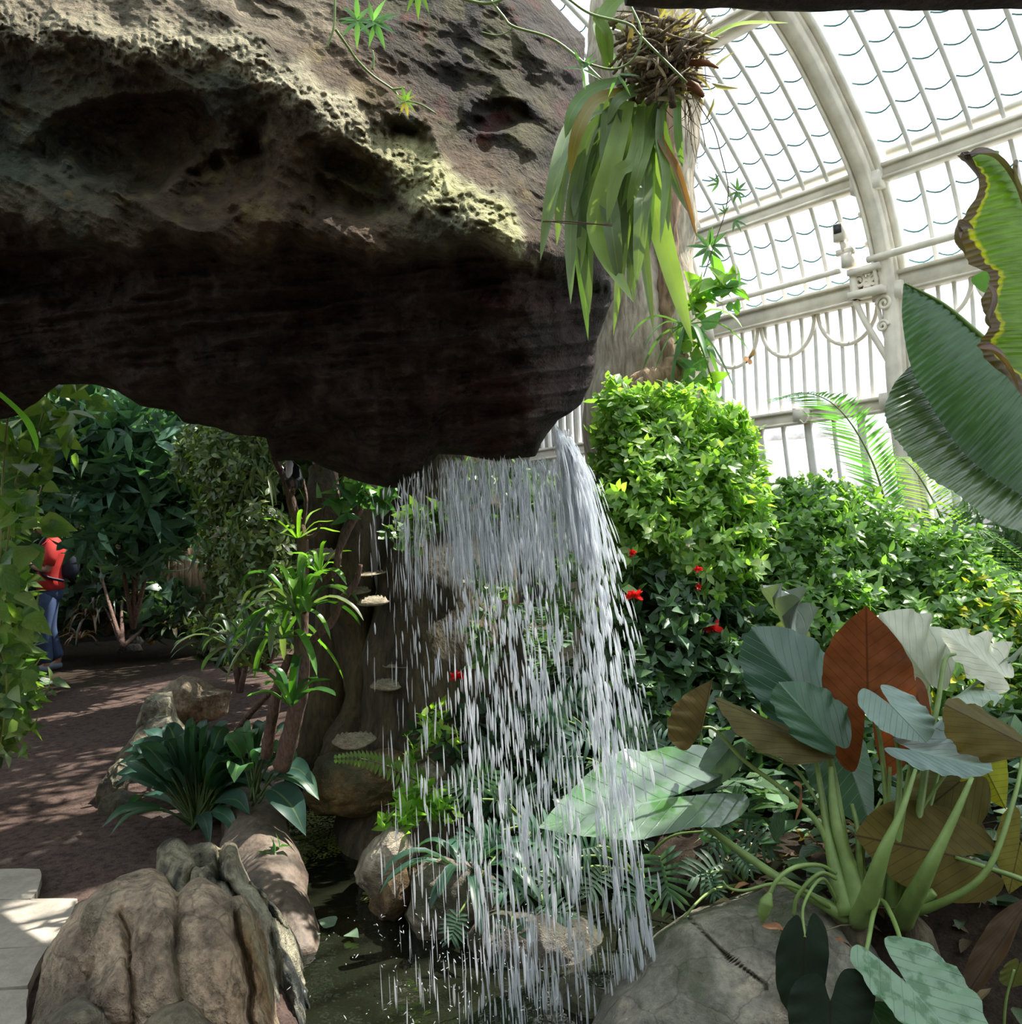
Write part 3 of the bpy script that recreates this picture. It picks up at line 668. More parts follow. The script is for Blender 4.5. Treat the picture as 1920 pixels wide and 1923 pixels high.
# big foreground boulder made of upright ridges
def boulder_feat(cx, ridges, amp=.10, noise=.03, sd=0):
    """ridges: list of polylines of (px, py) creases running down the stone"""
    def f(px, py):
        o = 0*px
        for pl, w, a in ridges:
            x = np.interp(py, [q[1] for q in pl], [q[0] for q in pl])+12*fbm(np.stack([py/45, px*0+a*50, 0*px], -1), 3, 2); m = sstep(pl[0][1]-25, pl[0][1]+15, py)
            o = o+a*np.exp(-np.abs((px-x)/w)**1.2)*m
        q = np.stack([px/45, py/110, 0*px], -1)
        return o-noise*ridged(q, 4, sd)
    return f
def rc_fore(px, py, V):
    n = fbm(V*np.array([9, 9, 4]), 5, 3); n2 = fbm(V*6+3, 5, 7)
    c = np.array([.62, .46, .32])*np.ones((len(px), 3)); c = c*(1+.25*n[:, None])
    def bl(k, m):
        nonlocal c; m = np.clip(m, 0, 1)[:, None]; c = c*(1-m)+np.array(k)*m
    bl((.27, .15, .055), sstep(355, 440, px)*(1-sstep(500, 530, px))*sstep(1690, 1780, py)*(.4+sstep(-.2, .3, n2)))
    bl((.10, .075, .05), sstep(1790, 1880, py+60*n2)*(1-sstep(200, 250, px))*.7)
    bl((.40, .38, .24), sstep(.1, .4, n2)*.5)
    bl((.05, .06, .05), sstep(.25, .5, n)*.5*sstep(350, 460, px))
    return c
m1 = boulder_feat(0, [([(335, 1690), (330, 1760), (345, 1923)], 8, .05), ([(228, 1715), (240, 1780), (252, 1923)], 7, .07), ([(430, 1720), (450, 1800), (470, 1923)], 8, .10), ([(150, 1700), (170, 1800), (150, 1923)], 22, .06)], noise=.022, sd=4)
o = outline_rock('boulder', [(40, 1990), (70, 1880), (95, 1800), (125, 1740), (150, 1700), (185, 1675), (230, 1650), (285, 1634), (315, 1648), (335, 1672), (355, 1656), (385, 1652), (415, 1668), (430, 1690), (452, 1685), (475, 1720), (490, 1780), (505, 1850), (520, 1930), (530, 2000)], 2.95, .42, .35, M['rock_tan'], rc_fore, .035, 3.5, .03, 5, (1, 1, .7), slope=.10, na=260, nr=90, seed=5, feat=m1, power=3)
tag(o, 'big tan boulder with upright ridges at the bottom left, its right side rusty orange', 'boulder')
m2 = boulder_feat(0, [([(375, 1590), (362, 1640), (365, 1700)], 7, .08), ([(420, 1590), (412, 1650), (440, 1690)], 8, .12), ([(500, 1700), (520, 1800), (540, 1923)], 12, .12), ([(470, 1660), (560, 1800), (580, 1900)], 8, .08)], noise=.06, sd=9)
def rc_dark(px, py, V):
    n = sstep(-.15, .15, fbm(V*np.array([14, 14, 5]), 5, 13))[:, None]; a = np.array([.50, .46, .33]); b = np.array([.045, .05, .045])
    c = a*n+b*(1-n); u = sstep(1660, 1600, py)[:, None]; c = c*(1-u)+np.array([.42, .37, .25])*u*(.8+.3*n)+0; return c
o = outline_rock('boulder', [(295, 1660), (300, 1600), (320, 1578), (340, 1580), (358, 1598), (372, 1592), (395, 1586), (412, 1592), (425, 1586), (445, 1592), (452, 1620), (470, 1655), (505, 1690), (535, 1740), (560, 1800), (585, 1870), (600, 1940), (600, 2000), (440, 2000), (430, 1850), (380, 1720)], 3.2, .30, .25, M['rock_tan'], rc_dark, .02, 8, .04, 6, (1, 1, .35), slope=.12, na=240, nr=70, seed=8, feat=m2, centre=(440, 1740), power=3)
tag(o, 'craggy cream and black streaked boulder at the pond edge, behind the big tan one', 'boulder')
for pts, d, lab, sd in (([(40, 1990), (75, 1915), (110, 1885), (160, 1878), (200, 1900), (225, 1950), (230, 2000)], 2.5, 'low dark mossy stone at the bottom left corner of the boulder group', 21),
                        ([(240, 1990), (270, 1925), (310, 1890), (350, 1878), (385, 1900), (420, 1925), (450, 1990)], 2.45, 'low dark stone in front of the big tan boulder at the bottom edge', 22)):
    tag(outline_rock('boulder', pts, d, .16, .2, M['rock_grey'], rockcol((.14, .12, .08), (.24, .20, .13), f=8, seed=sd), .02, 8, .03, 6, na=120, nr=30, seed=sd), lab, 'boulder')
# line of stones along the path
stones = [
 ([(270, 1320), (285, 1300), (325, 1285), (345, 1275), (372, 1278), (400, 1295), (428, 1300), (420, 1340), (360, 1375), (300, 1370), (275, 1345)], 6.6, (.42, .32, .22), (.30, .22, .15), 'long brown root-like rock at the head of the stone border'),
 ([(270, 1330), (290, 1305), (320, 1308), (325, 1345), (350, 1372), (330, 1395), (290, 1370), (262, 1360)], 6.2, (.50, .46, .33), (.30, .27, .18), 'pale mottled stone leaning on the brown rock of the border'),
 ([(240, 1400), (262, 1370), (290, 1350), (318, 1348), (322, 1375), (290, 1395), (255, 1415)], 5.9, (.50, .47, .36), (.38, .33, .24), 'pale flat stone in the middle of the path border'),
 ([(222, 1425), (240, 1390), (270, 1378), (300, 1395), (308, 1420), (280, 1450), (255, 1470), (225, 1455)], 5.6, (.42, .33, .22), (.34, .27, .18), 'rounded tan stone just above the leafy clump'),
 ([(190, 1490), (205, 1450), (225, 1428), (250, 1440), (240, 1480), (225, 1510), (195, 1530), (180, 1535)], 5.1, (.22, .19, .13), (.32, .28, .19), 'dark angular stone beside the path, left of the leafy clump'),
 ([(178, 1530), (190, 1500), (225, 1480), (262, 1500), (290, 1550), (260, 1580), (205, 1560), (180, 1545)], 4.9, (.15, .13, .09), (.26, .22, .15), 'low dark stone under the left side of the leafy clump'),
 ([(300, 1560), (290, 1450), (330, 1420), (420, 1440), (430, 1520), (420, 1590), (340, 1600)], 5.0, (.18, .15, .1), (.3, .25, .17), 'shadowed stone hidden under the middle of the leafy clump')]
for k, (pts, d, a, b_, lab) in enumerate(stones):
    tag(outline_rock('border_stone', pts, d, .18, .2, M['rock_tan'], rockcol(a, b_, f=7, seed=k), .03, 7, .05, 4, na=110, nr=26, seed=40+k), lab, 'stone', 'stones along the path border')
# smooth log-like stone that edges the pond
mb = MB(); pth = pp([(470, 1480, 4.9), (478, 1560, 4.35), (495, 1640, 3.9), (520, 1740, 3.5), (560, 1830, 3.25)], 40); mb.tube(pth, [.13, .16, .17, .15, .10], 28, col=(1, 1, 1), rough=.25, seed=3)
tag(mb.build('fallen_log', mat_bark('log_bark', (.12, .085, .065), (.20, .155, .12), 6, 1, .5, .6)), 'smooth brownish log edging the pond, behind the craggy boulder', 'log')
tag(outline_rock('boulder', [(498, 1600), (505, 1560), (520, 1575), (532, 1620), (536, 1680), (520, 1720), (505, 1680)], 4.1, .08, .1, M['rock_grey'], rockcol((.22, .17, .08), (.12, .11, .07), f=9), .02, 8, .02, 6, na=80, nr=20, seed=77), 'narrow ochre stone standing in the pond beside the smooth log', 'boulder')
# sunlit rock in the pond and boulders behind the falling water
pond_rocks = [
 ([(662, 1640), (680, 1600), (705, 1570), (735, 1545), (765, 1550), (790, 1590), (770, 1650), (740, 1690), (712, 1712), (690, 1690), (665, 1665)], 3.7, (.62, .54, .42), (.50, .42, .32), 'sunlit pale cracked rock slab sloping into the pond'),
 ([(700, 1700), (720, 1640), (765, 1610), (790, 1640), (780, 1720), (740, 1760), (705, 1745)], 3.6, (.30, .20, .10), (.20, .13, .08), 'ochre brown rock at the waterline below the sunlit slab'),
 ([(755, 1720), (770, 1640), (830, 1600), (900, 1610), (930, 1660), (935, 1740), (890, 1800), (800, 1790)], 3.45, (.30, .26, .20), (.20, .17, .13), 'rounded brownish boulder right behind the falling water'),
 ([(900, 1860), (890, 1760), (930, 1720), (1020, 1700), (1110, 1720), (1150, 1780), (1160, 1900), (1060, 1960), (940, 1950)], 3.25, (.16, .14, .11), (.10, .09, .07), 'dark wet boulder low in the middle of the falls'),
 ([(740, 1480), (770, 1440), (815, 1425), (850, 1440), (855, 1490), (830, 1530), (770, 1540)], 4.2, (.36, .32, .23), (.25, .22, .15), 'pale mossy stone at the foot of the fungus trunk'),
 ([(560, 1500), (600, 1420), (680, 1400), (770, 1400), (800, 1440), (760, 1500), (690, 1530), (600, 1530)], 4.3, (.17, .12, .06), (.28, .19, .08), 'brown root mound of the fungus trunk at the water'),
 ([(1030, 1990), (1040, 1850), (1075, 1830), (1110, 1850), (1160, 1880), (1185, 1940), (1190, 2000)], 2.95, (.16, .14, .09), (.08, .07, .05), 'dark pointed wet stone at the bottom edge of the falls'),
 ([(1230, 1720), (1270, 1640), (1330, 1600), (1410, 1600), (1450, 1640), (1400, 1710), (1300, 1740)], 3.9, (.09, .06, .04), (.05, .04, .03), 'dark brown stone in shadow behind the flat boulder')]
for k, (pts, d, a, b_, lab) in enumerate(pond_rocks):
    tag(outline_rock('boulder', pts, d, .22, .25, M['rock_tan'] if k < 2 else M['rock_grey'], rockcol(a, b_, f=6, seed=k), .03, 6, .05, 4, na=130, nr=34, seed=60+k), lab, 'boulder')
o = outline_rock('boulder', [(1090, 2000), (1130, 1880), (1190, 1800), (1230, 1755), (1290, 1715), (1370, 1690), (1440, 1672), (1520, 1668), (1600, 1680), (1660, 1730), (1690, 1850), (1690, 2000)], 3.0, .35, .4, M['rock_grey'], rockcol((.34, .31, .24), (.19, .18, .14), (.42, .36, .27), 5, 2), .02, 6, .05, 3, slope=.16, na=240, nr=70, seed=91, power=3,
    feat=lambda px, py: .03*np.exp(-((px-np.interp(py, [1720, 1800, 1850], [1290, 1370, 1440]))/4)**2)*(py < 1860))
tag(o, 'broad grey flat-topped boulder with a long dark crack, under the elephant ear plant', 'boulder')
for k, (pts, d, lab) in enumerate((([(1800, 1830), (1830, 1760), (1880, 1740), (1960, 1760), (1960, 1850), (1860, 1860)], 3.2, 'tan stone at the right edge behind the brown leaf'),
                                  ([(1690, 2000), (1700, 1850), (1770, 1800), (1880, 1850), (1960, 1880), (1980, 2000)], 3.3, 'shadowed stone at the bottom right corner'))):
    tag(outline_rock('boulder', pts, d, .15, .2, M['rock_tan'], rockcol((.40, .30, .20), (.28, .21, .14), f=7, seed=k), .02, 7, .03, 5, na=100, nr=24, seed=95+k), lab, 'boulder')
for k, (pts, d, lab) in enumerate((([(218, 1222), (232, 1210), (262, 1208), (268, 1222), (250, 1230), (222, 1230)], 11.8, 'small low pale stone at the far side of the path'),
                                  ([(240, 1208), (242, 1194), (258, 1188), (270, 1205), (262, 1220), (244, 1222)], 12.0, 'small upright pale stone at the far side of the path'))):
    tag(outline_rock('border_stone', pts, d, .08, .1, M['rock_tan'], rockcol((.40, .36, .28), (.3, .27, .2), f=7, seed=k), .01, 7, .02, 5, na=50, nr=12, seed=195+k), lab, 'stone')
# paving slabs
for k, (poly, lab) in enumerate((([(-120, 1636), (78, 1632), (60, 1688), (-150, 1694)], 'pale paving slab furthest up the path at the left edge'),
        ([(-200, 1697), (150, 1686), (140, 1778), (-240, 1790)], 'widest pale paving slab, running up to the big boulder'),
        ([(-260, 1793), (92, 1780), (55, 1852), (-300, 1872)], 'chipped pale paving slab, third from the far end'),
        ([(-320, 1876), (52, 1856), (20, 1990), (-420, 2010)], 'nearest pale paving slab in the bottom left corner'))):
    c = [G(x, y, .02) for x, y in poly]; b = MB(); n = 12
    uu, vv = np.meshgrid(np.linspace(0, 1, n), np.linspace(0, 1, n)); a0, a1, a2, a3 = c
    T_ = ((1-uu)*(1-vv))[..., None]*a0+(uu*(1-vv))[..., None]*a1+(uu*vv)[..., None]*a2+((1-uu)*vv)[..., None]*a3
    T_ = T_+np.stack([fbm(T_*4, 3, k), fbm(T_*4, 3, k+5), 0*uu], -1)*.03*np.array([1, 1, 0])
    i = np.arange(n-1)[:, None]*n; j = np.arange(n-1)[None]; Q = np.stack([i+j, i+n+j, i+n+j+1, i+j+1], -1).reshape(-1, 4)
    lo = T_.reshape(-1, 3)-np.array([0, 0, .06]); N = n*n
    loop = np.r_[np.arange(n), n*np.arange(1, n)+n-1, (n-1)*n+np.arange(n-2, -1, -1), n*np.arange(n-2, 0, -1)]; l2 = np.roll(loop, -1)
    b.add(np.vstack([T_.reshape(-1, 3), lo]), np.vstack([Q[:, ::-1], Q+N, np.stack([loop, l2, l2+N, loop+N], -1)]), col=(.40, .355, .30))
    tag(b.build('paving_slab', M['stone_slab'], smooth=False), lab, 'paving slab', 'paving slabs on the path')
# dark beam close overhead at the top right
mb = MB(); mb.tube(smooth_path([P(1180, -52, 1.6), P(1420, -42, 1.6), P(1700, -42, 1.6), P(2100, -50, 1.6)], 40), .052, 14, rough=.12, seed=4, flat=1)
tag(mb.build('timber_beam', M['wood_beam']), 'dark rough timber along the top right edge of the view', 'beam')

# ================================================================== TRUNKS
mb = MB(); mb.tube(pp([(1225, -260, 6.0), (1215, -60, 6.0), (1207, 200, 6.0), (1207, 420, 6.0), (1207, 620, 6.0), (1200, 800, 6.0), (1190, 1060, 6.1), (1180, 1290, 6.1), (1176, 1380, 6.1)], 90), [.34, .34, .35, .36, .37, .37, .38, .42, .48], 44, col=(1, 1, 1), rough=.30, seed=11)
pt = thing('pale_tree', 'thick pale furrowed tree trunk behind the hanging strap-leaf plant', 'tree', G(1180, 1380))
mb.build('trunk', M['bark_pale'], pt)
mb = MB(); mb.tube(pp([(1262, 180, 5.66), (1256, 360, 5.64), (1252, 560, 5.63), (1248, 700, 5.62)], 40), [.05, .07, .06, .05], 12, col=(.62, .47, .38), rough=.7, seed=12); mb.build('bark_ridge', M['bark_pale'], pt)
mb = MB(); mb.tube(pp([(1150, 770, 5.5), (1190, 742, 5.4), (1225, 718, 5.35), (1262, 700, 5.35), (1288, 690, 5.4)], 24), [.09, .10, .09, .07, .03], 14, col=(.75, .6, .45), rough=.6, seed=14)
mb.tube(pp([(1170, 755, 5.4), (1200, 722, 5.3), (1232, 705, 5.3)], 16), [.03, .035, .02], 10, col=(.9, .8, .6), rough=.5, seed=15)
mb.tube(pp([(1240, 705, 5.35), (1266, 680, 5.35), (1290, 668, 5.4)], 14), [.055, .045, .02], 10, col=(.75, .6, .45), rough=.5, seed=16)
mb.build('root_knot', M['bark_pale'], pt)
# dark mossy trunk with bracket fungi behind the water
ft = thing('mossy_tree', 'massive dark mossy tree trunk behind the falling water, with shelf fungi', 'tree', G(800, 1480))
mb = MB(); mb.tube(pp([(850, 560, 5.2), (830, 800, 5.15), (830, 1000, 5.1), (830, 1200, 5.0), (825, 1380, 4.95), (820, 1560, 4.9)], 80), [.42, .50, .60, .64, .70, .80], 110, col=(1, 1, 1), rough=.42, seed=21, flat=.62); mb.build('trunk', M['bark_dark'], ft)
mb = MB()
for a in ([(600, 880, 4.9), (615, 1000, 4.75), (640, 1150, 4.7), (620, 1320, 4.65), (590, 1490, 4.6)], [(690, 920, 4.75), (665, 1050, 4.6), (668, 1180, 4.6), (690, 1300, 4.55), (660, 1460, 4.5)], [(800, 950, 4.7), (810, 1100, 4.55), (780, 1250, 4.5), (800, 1420, 4.4)], [(930, 950, 4.7), (940, 1150, 4.6), (960, 1400, 4.4)]):
    mb.tube(pp(a, 34), [.07, .11, .12, .16], 14, col=(.9, .85, .7), rough=.5, seed=int(a[0][0]))
mb.build('buttress', M['bark_dark'], ft)
rng = np.random.default_rng(444); cc_ = np.array([-1.25, 5.1, 4.1]); u_ = rdir(560, rng); SHADE_CROWN = (cc_+u_*(rng.random((560, 1))**.4)*np.array([1.45, 1.3, 1.1]), u_)
fungi = [(600, 1046, 4.45, .095, 'pale sunlit bracket fungus highest on the left of the trunk'), (692, 1078, 4.4, .075, 'thin flat bracket fungus, upper of the three close together'),
 (672, 1112, 4.4, .055, 'small bracket fungus left of the broad one'), (700, 1132, 4.35, .075, 'broad ridged bracket fungus, lowest of the three close together'),
 (758, 1248, 4.3, .095, 'very flat wide bracket fungus at mid trunk'), (728, 1290, 4.25, .08, 'wedge shaped tan bracket fungus below the flat one'), (663, 1396, 4.15, .10, 'cream bracket fungus lowest on the trunk near the water'), (1085, 1235, 4.3, .12, 'large grey bracket fungus seen through the water'), (885, 1092, 4.3, .06, 'thin brown bracket fungus behind the middle of the falls')]
for k, (x, y, d, r, lab) in enumerate(fungi):
    c = P(x, y, d); mb = MB(); nr_, na_ = 10, 28; rr = np.linspace(0, 1, nr_)[:, None]; aa = np.linspace(-.15*pi-pi, .15*pi, na_)[None]
    prof = (.010 if k in (1, 4, 8) else .035)*(r/.08)
    rad = r*(1+.10*np.sin(aa*3+k))
    def sh(sg):
        z = prof*(1-rr**2)**.6*(1 if sg > 0 else -.45)+.006*np.sin(rr*26)*(sg > 0)+0*aa
        return np.stack([rr*rad*np.cos(aa), rr*rad*np.sin(aa)*.8+.0*rr, z], -1)
    Vt, Vb = sh(1), sh(-1); i = np.arange(nr_-1)[:, None]*na_; j = np.arange(na_-1)[None]; Q = np.stack([i+j, i+na_+j, i+na_+j+1, i+j+1], -1).reshape(-1, 4)
    tl_ = np.array([[1, 0, .0], [0, 1, -.15], [0, .15, 1]]); V = np.vstack([Vt.reshape(-1, 3), Vb.reshape(-1, 3)])@tl_.T+c+FW*.03
    e = nr_*na_; l = (nr_-1)*na_+np.arange(na_-1); QQ = np.stack([l, l+e, l+e+1, l+1], -1)
    mb.add(V, np.vstack([Q, Q[:, ::-1]+e, QQ])); o = mb.build('bracket_fungus', M['fungus']); tag(o, lab, 'fungus', 'bracket fungi on the trunk')

# ================================================================== PLANTS
L_ = {}
L_['shrub'] = mat_leaf('shrub_leaf', rough=.35, trans=.45, veins=5, vamt=.15, bump=.15, tcol=(1.6, 2.0, .5))
L_['dark'] = mat_leaf('dark_leaf', rough=.38, trans=.25, veins=6, vamt=.2, bump=.2)
L_['pothos'] = mat_leaf('pothos_leaf', rough=.35, trans=.35, veins=6, vamt=.15, bump=.15, spots=((.24, .32, .10, 1), 9), noise=.2)
L_['strap'] = mat_leaf('strap_leaf', rough=.42, trans=.30, veins=1, vwidth=.0001, vamt=.4, midrib=.10, vein=(.35, .42, .14), bump=.1, tcol=(1.5, 1.7, .6), noise=.2)
L_['xan'] = mat_leaf('split_leaf', rough=.4, trans=.25, veins=1, vwidth=.0001, vamt=.3, midrib=.08, bump=.1)
L_['brom'] = mat_leaf('bromeliad_leaf', rough=.22, trans=.30, veins=1, vwidth=.0001, vamt=.0, bump=.05, spec=.8)
L_['aloc'] = mat_leaf('elephant_ear_top', rough=.33, trans=.12, veins=7, vamt=.35, vein=(.30, .42, .32), bump=.45, vwidth=.07, spots=((.05, .13, .05, 1), 16), noise=.15)
L_['aloc_clean'] = mat_leaf('elephant_ear_face', rough=.36, trans=.12, veins=7, vamt=.35, vein=(.22, .34, .22), bump=.45, vwidth=.06, noise=.15)
L_['aloc_wet'] = mat_leaf('wet_elephant_ear', rough=.10, trans=.15, veins=7, vamt=.25, vein=(.35, .45, .40), bump=.5, vwidth=.07, spots=((.07, .17, .055, 1), 7), noise=.2, spec=.8)
L_['aloc_under'] = mat_leaf('elephant_ear_underside', rough=.6, spec=.15, trans=.45, veins=7, vamt=.85, vein=(.03, .018, .012), bump=-.5, vwidth=.045, tcol=(1.5, 1.2, .5), noise=.25)
L_['aloc_orange'] = mat_leaf('rusty_underside', rough=.55, spec=.2, trans=.35, veins=7, vamt=.8, vein=(.05, .02, .012), bump=-.4, vwidth=.045, tcol=(1.5, .9, .4), noise=.3)
L_['banana'] = mat_leaf('banana_leaf', rough=.30, trans=.45, veins=46, slant=.05, vamt=.10, vein=(.2, .3, .15), bump=.5, vwidth=.4, midrib=.01, tcol=(1.3, 2.1, .25), noise=.2)
L_['banana_shiny'] = mat_leaf('shiny_banana_leaf', rough=.22, trans=.35, veins=46, slant=.05, vamt=.10, vein=(.2, .3, .15), bump=.6, vwidth=.4, midrib=.01, tcol=(1.3, 2.0, .4), spec=1.0)
L_['banana_torn'] = mat_leaf('torn_banana_leaf', rough=.35, trans=.55, veins=46, slant=.05, vamt=.10, vein=(.15, .25, .05), bump=.4, vwidth=.4, midrib=.01, tcol=(1.3, 1.9, .2), edge=((.13, .065, .05, 1), .84, .35), noise=.2)
L_['palm'] = mat_leaf('palm_leaf', rough=.35, trans=.4, veins=1, vwidth=.0001, vamt=.1, bump=.0)

def spray(name, label, cat, blobs, cols, L, W, n_k=6, seed=0, mat='shrub', shape='oval', up=.6, spread=1.0, stems=None, group=None, kind=None, rows=4, stem_mat='twig', base=None, **kw):
    rng = np.random.default_rng(seed); C, D = blob_points(blobs, rng)
    ax = nrm(D*.8+np.array([0, 0, up])+rng.normal(size=D.shape)*.35)
    mb = MB(); whorls(mb, C, ax, n_k, L, W, cols, rng, shape, spread, rows=rows, **kw)
    loc = base if base is not None else None
    if stems:
        r = thing(name, label, cat, stems[0][0] if not isinstance(stems[0][0], tuple) else P(*stems[0][0]), group, kind)
        mb.build('foliage', L_[mat], r)
        b = MB()
        for st in stems:
            bp_ = P(*st[0]) if isinstance(st[0], tuple) else st[0]
            twigs(b, bp_, [P(*q) for q in st[1]], rng, st[2] if len(st) > 2 else .02)
        b.build('branches', M[stem_mat], r); return r
    return tag(mb.build(name, L_[mat]), label, cat, group, kind)

GREEN = [(.19, .32, .11), (.15, .26, .10), (.25, .38, .13), (.12, .21, .10)]
BRIGHT = [(.30, .44, .13), (.24, .38, .12), (.38, .50, .15), (.18, .30, .12)]
MID = [(.08, .16, .07), (.10, .20, .07), (.07, .14, .07)]
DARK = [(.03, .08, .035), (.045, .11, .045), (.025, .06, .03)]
BLUE = [(.05, .13, .09), (.06, .16, .10), (.04, .10, .07)]
spray('bush', 'bright leafy bush right behind the falls, at the foot of the pale trunk', 'shrub',
      [(1205, 870, 4.7, .25, .25, .33, 420), (1300, 890, 4.8, .30, .3, .28, 440), (1375, 900, 4.9, .16, .2, .22, 160), (1180, 960, 4.6, .22, .3, .36, 300), (1290, 1010, 4.7, .40, .35, .36, 520), (1160, 790, 4.6, .10, .1, .17, 90), (1250, 770, 4.7, .22, .14, .10, 130), (1360, 810, 4.8, .10, .1, .13, 90)],
      BRIGHT, .064, .031, 7, 1, stems=[((1290, 1480, 4.8), [(1200, 900, 4.7), (1300, 900, 4.8), (1250, 800, 4.7), (1370, 900, 4.9), (1180, 1020, 4.6)], .028)])
spray('bush', 'broad leafy bush in the middle right, below the large glasshouse windows', 'shrub',
      [(1480, 1030, 5.1, .40, .4, .34, 620), (1620, 1070, 5.2, .42, .4, .36, 620), (1750, 1110, 5.0, .34, .35, .32, 420), (1500, 1180, 4.8, .45, .4, .36, 460), (1680, 1220, 4.8, .5, .35, .30, 460), (1400, 1090, 4.9, .25, .3, .4, 260), (1530, 950, 5.2, .3, .2, .14, 120)],
      GREEN, .066, .032, 7, 2, stems=[((1420, 1500, 4.9), [(1480, 1040, 5.0), (1600, 1080, 5.0), (1420, 1100, 4.9), (1520, 1160, 4.8), (1350, 1150, 4.9)], .026), ((1290, 1440, 4.4), [(1262, 1150, 4.5), (1300, 1190, 4.5)], .03)])
spray('bush', 'leafy bush at the right edge with a few yellow leaves, under the banana leaf', 'shrub',
      [(1830, 1200, 4.7, .34, .3, .28, 420), (1900, 1260, 4.6, .3, .3, .26, 300), (1790, 1290, 4.5, .4, .3, .2, 300), (1910, 1180, 4.9, .2, .2, .12, 80)],
      GREEN+[(.50, .45, .05)], .075, .034, 6, 3, stems=[((1830, 1500, 4.8), [(1830, 1200, 4.8), (1900, 1250, 4.7), (1780, 1250, 4.6)], .022)])
spray('bush', 'dark green climbing foliage low behind the falls on the right', 'shrub',
      [(1240, 1220, 4.4, .22, .2, .40, 420), (1170, 1330, 4.2, .18, .15, .32, 260), (1340, 1330, 4.4, .35, .25, .30, 380), (1300, 1200, 4.6, .3, .2, .3, 260)],
      MID+DARK, .085, .055, 4, 4, mat='dark', shape='heart', stems=[((1250, 1500, 4.4), [(1240, 1200, 4.4), (1320, 1300, 4.4)], .02)])
for k, (x, y, d, rx, rz, n, lab) in enumerate(((900, 930, 4.0, .26, .12, 60, 'leafy creeper behind the top of the falls, left half'), (1030, 950, 4.1, .20, .16, 60, 'leafy creeper behind the top of the falls, right half'), (930, 1120, 4.1, .07, .16, 22, 'small creeper hanging behind the middle of the falls'), (890, 1220, 4.1, .09, .1, 14, 'small tuft of creeper beside the red flower'), (775, 990, 4.1, .10, .08, 22, 'creeper tuft below the rock at the left side of the falls'), (1090, 1110, 4.2, .16, .2, 60, 'grey green creeper behind the right half of the falls'))):
    spray('creeper', lab, 'climbing plant', [(x, y, d, rx, .08, rz, n)], GREEN+MID, .07, .045, 4, 30+k, mat='dark', shape='heart', up=-.4, stem_mat='twig')
spray('creeper', 'sprig of ivy on the trunk just under the rock, left of the falls', 'climbing plant', [(700, 930, 3.7, .10, .05, .05, 16), (650, 935, 3.7, .06, .04, .04, 10)], [(.10, .26, .10), (.13, .30, .08)], .075, .06, 3, 40, mat='dark', shape='heart')
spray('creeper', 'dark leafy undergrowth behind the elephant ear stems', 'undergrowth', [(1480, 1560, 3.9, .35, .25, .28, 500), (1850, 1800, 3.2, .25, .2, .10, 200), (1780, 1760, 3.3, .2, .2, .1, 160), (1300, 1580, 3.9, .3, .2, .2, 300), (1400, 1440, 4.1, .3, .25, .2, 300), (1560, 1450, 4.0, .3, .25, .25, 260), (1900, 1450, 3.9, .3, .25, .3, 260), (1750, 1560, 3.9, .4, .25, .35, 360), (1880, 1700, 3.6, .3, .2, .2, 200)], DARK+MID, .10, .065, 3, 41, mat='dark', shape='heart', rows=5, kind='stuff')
# low leaves covering the beds on the right and behind
rng = np.random.default_rng(50); n = 11000
X = np.c_[rng.uniform(-.3, 5.5, n), rng.uniform(2.8, 11.5, n), rng.uniform(.10, .38, n)]; X = X[(X[:, 0] < 3.6-.80*(X[:, 1]-9.)) & ((X[:, 1] > 3.9) | (X[:, 0] > .75+.0*X[:, 1]))]; X[X[:, 1] < 3.2, 2] *= .75
mb = MB(); T = nrm(rng.normal(size=X.shape)*[1, 1, .3]+[0, 0, .25]); leaves(mb, X, T, np.tile([0, 0, 1.], (len(X), 1)), .11, .08, pal(DARK+MID, len(X), rng), 'heart', 4)
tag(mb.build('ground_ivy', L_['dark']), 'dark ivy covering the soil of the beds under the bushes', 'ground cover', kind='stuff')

# ---- left side: background planting
def shade_tree(name, label, x, y, z0, z1, r, n, cols, L, W, seed, mat='dark', bush=False):  # trees added to shade the scene, crowns mostly out of view
    rng = np.random.default_rng(seed); c = np.array([x, y, (z0+z1)/2]); u = rdir(n, rng); C = c+u*(rng.random((n, 1))**.4)*np.array([r, r, (z1-z0)/2])
    t = thing(name, label, 'tree', (x, y, 0)); mb = MB(); whorls(mb, C, nrm(u+[0, 0, .4]), 4, L, W, cols, rng, 'lance', 1.1, rows=4, droop=.3); mb.build('shade_crown', L_[mat], t)
    b = MB(); top = np.array([x, y, z0+.3*(z1-z0)]); b.tube(smooth_path([(x, y, -.05), (x+.08, y-.05, z0*.5), top], 14), [.14, .10, .08], 12, rough=.2); b.build('trunk', M['branch'], t)
    b = MB(); twigs(b, top, C[:10], rng, .05, .01, .2); b.build('branches', M['branch'], t); return t
shade_tree('tree', 'tree added over the path for its shade, its trunk hidden by plants at the left', -5.9, 8.6, 3.4, 5.6, 2.3, 420, MID+DARK, .30, .09, 61)
shade_tree('tree', 'tree added behind the great rock for its shade', -1.6, 7.6, 3.2, 5.6, 1.7, 420, MID+DARK, .30, .09, 62)
shade_tree('tree', 'tree added for shade on the near left of the path outside the view', -3.6, 3.0, 3.2, 5.2, 1.7, 240, MID+DARK, .30, .09, 63)
shade_tree('tree', 'tree added far back over the fence for its shade', -1.2, 11.3, 3.4, 6.0, 1.2, 240, MID+DARK, .30, .09, 64)
shade_tree('tree', 'leafy tree added out of view at the right to shade the elephant ear', 3.9, 3.6, 4.4, 5.6, 1.15, 420, MID+GREEN, .30, .10, 65)
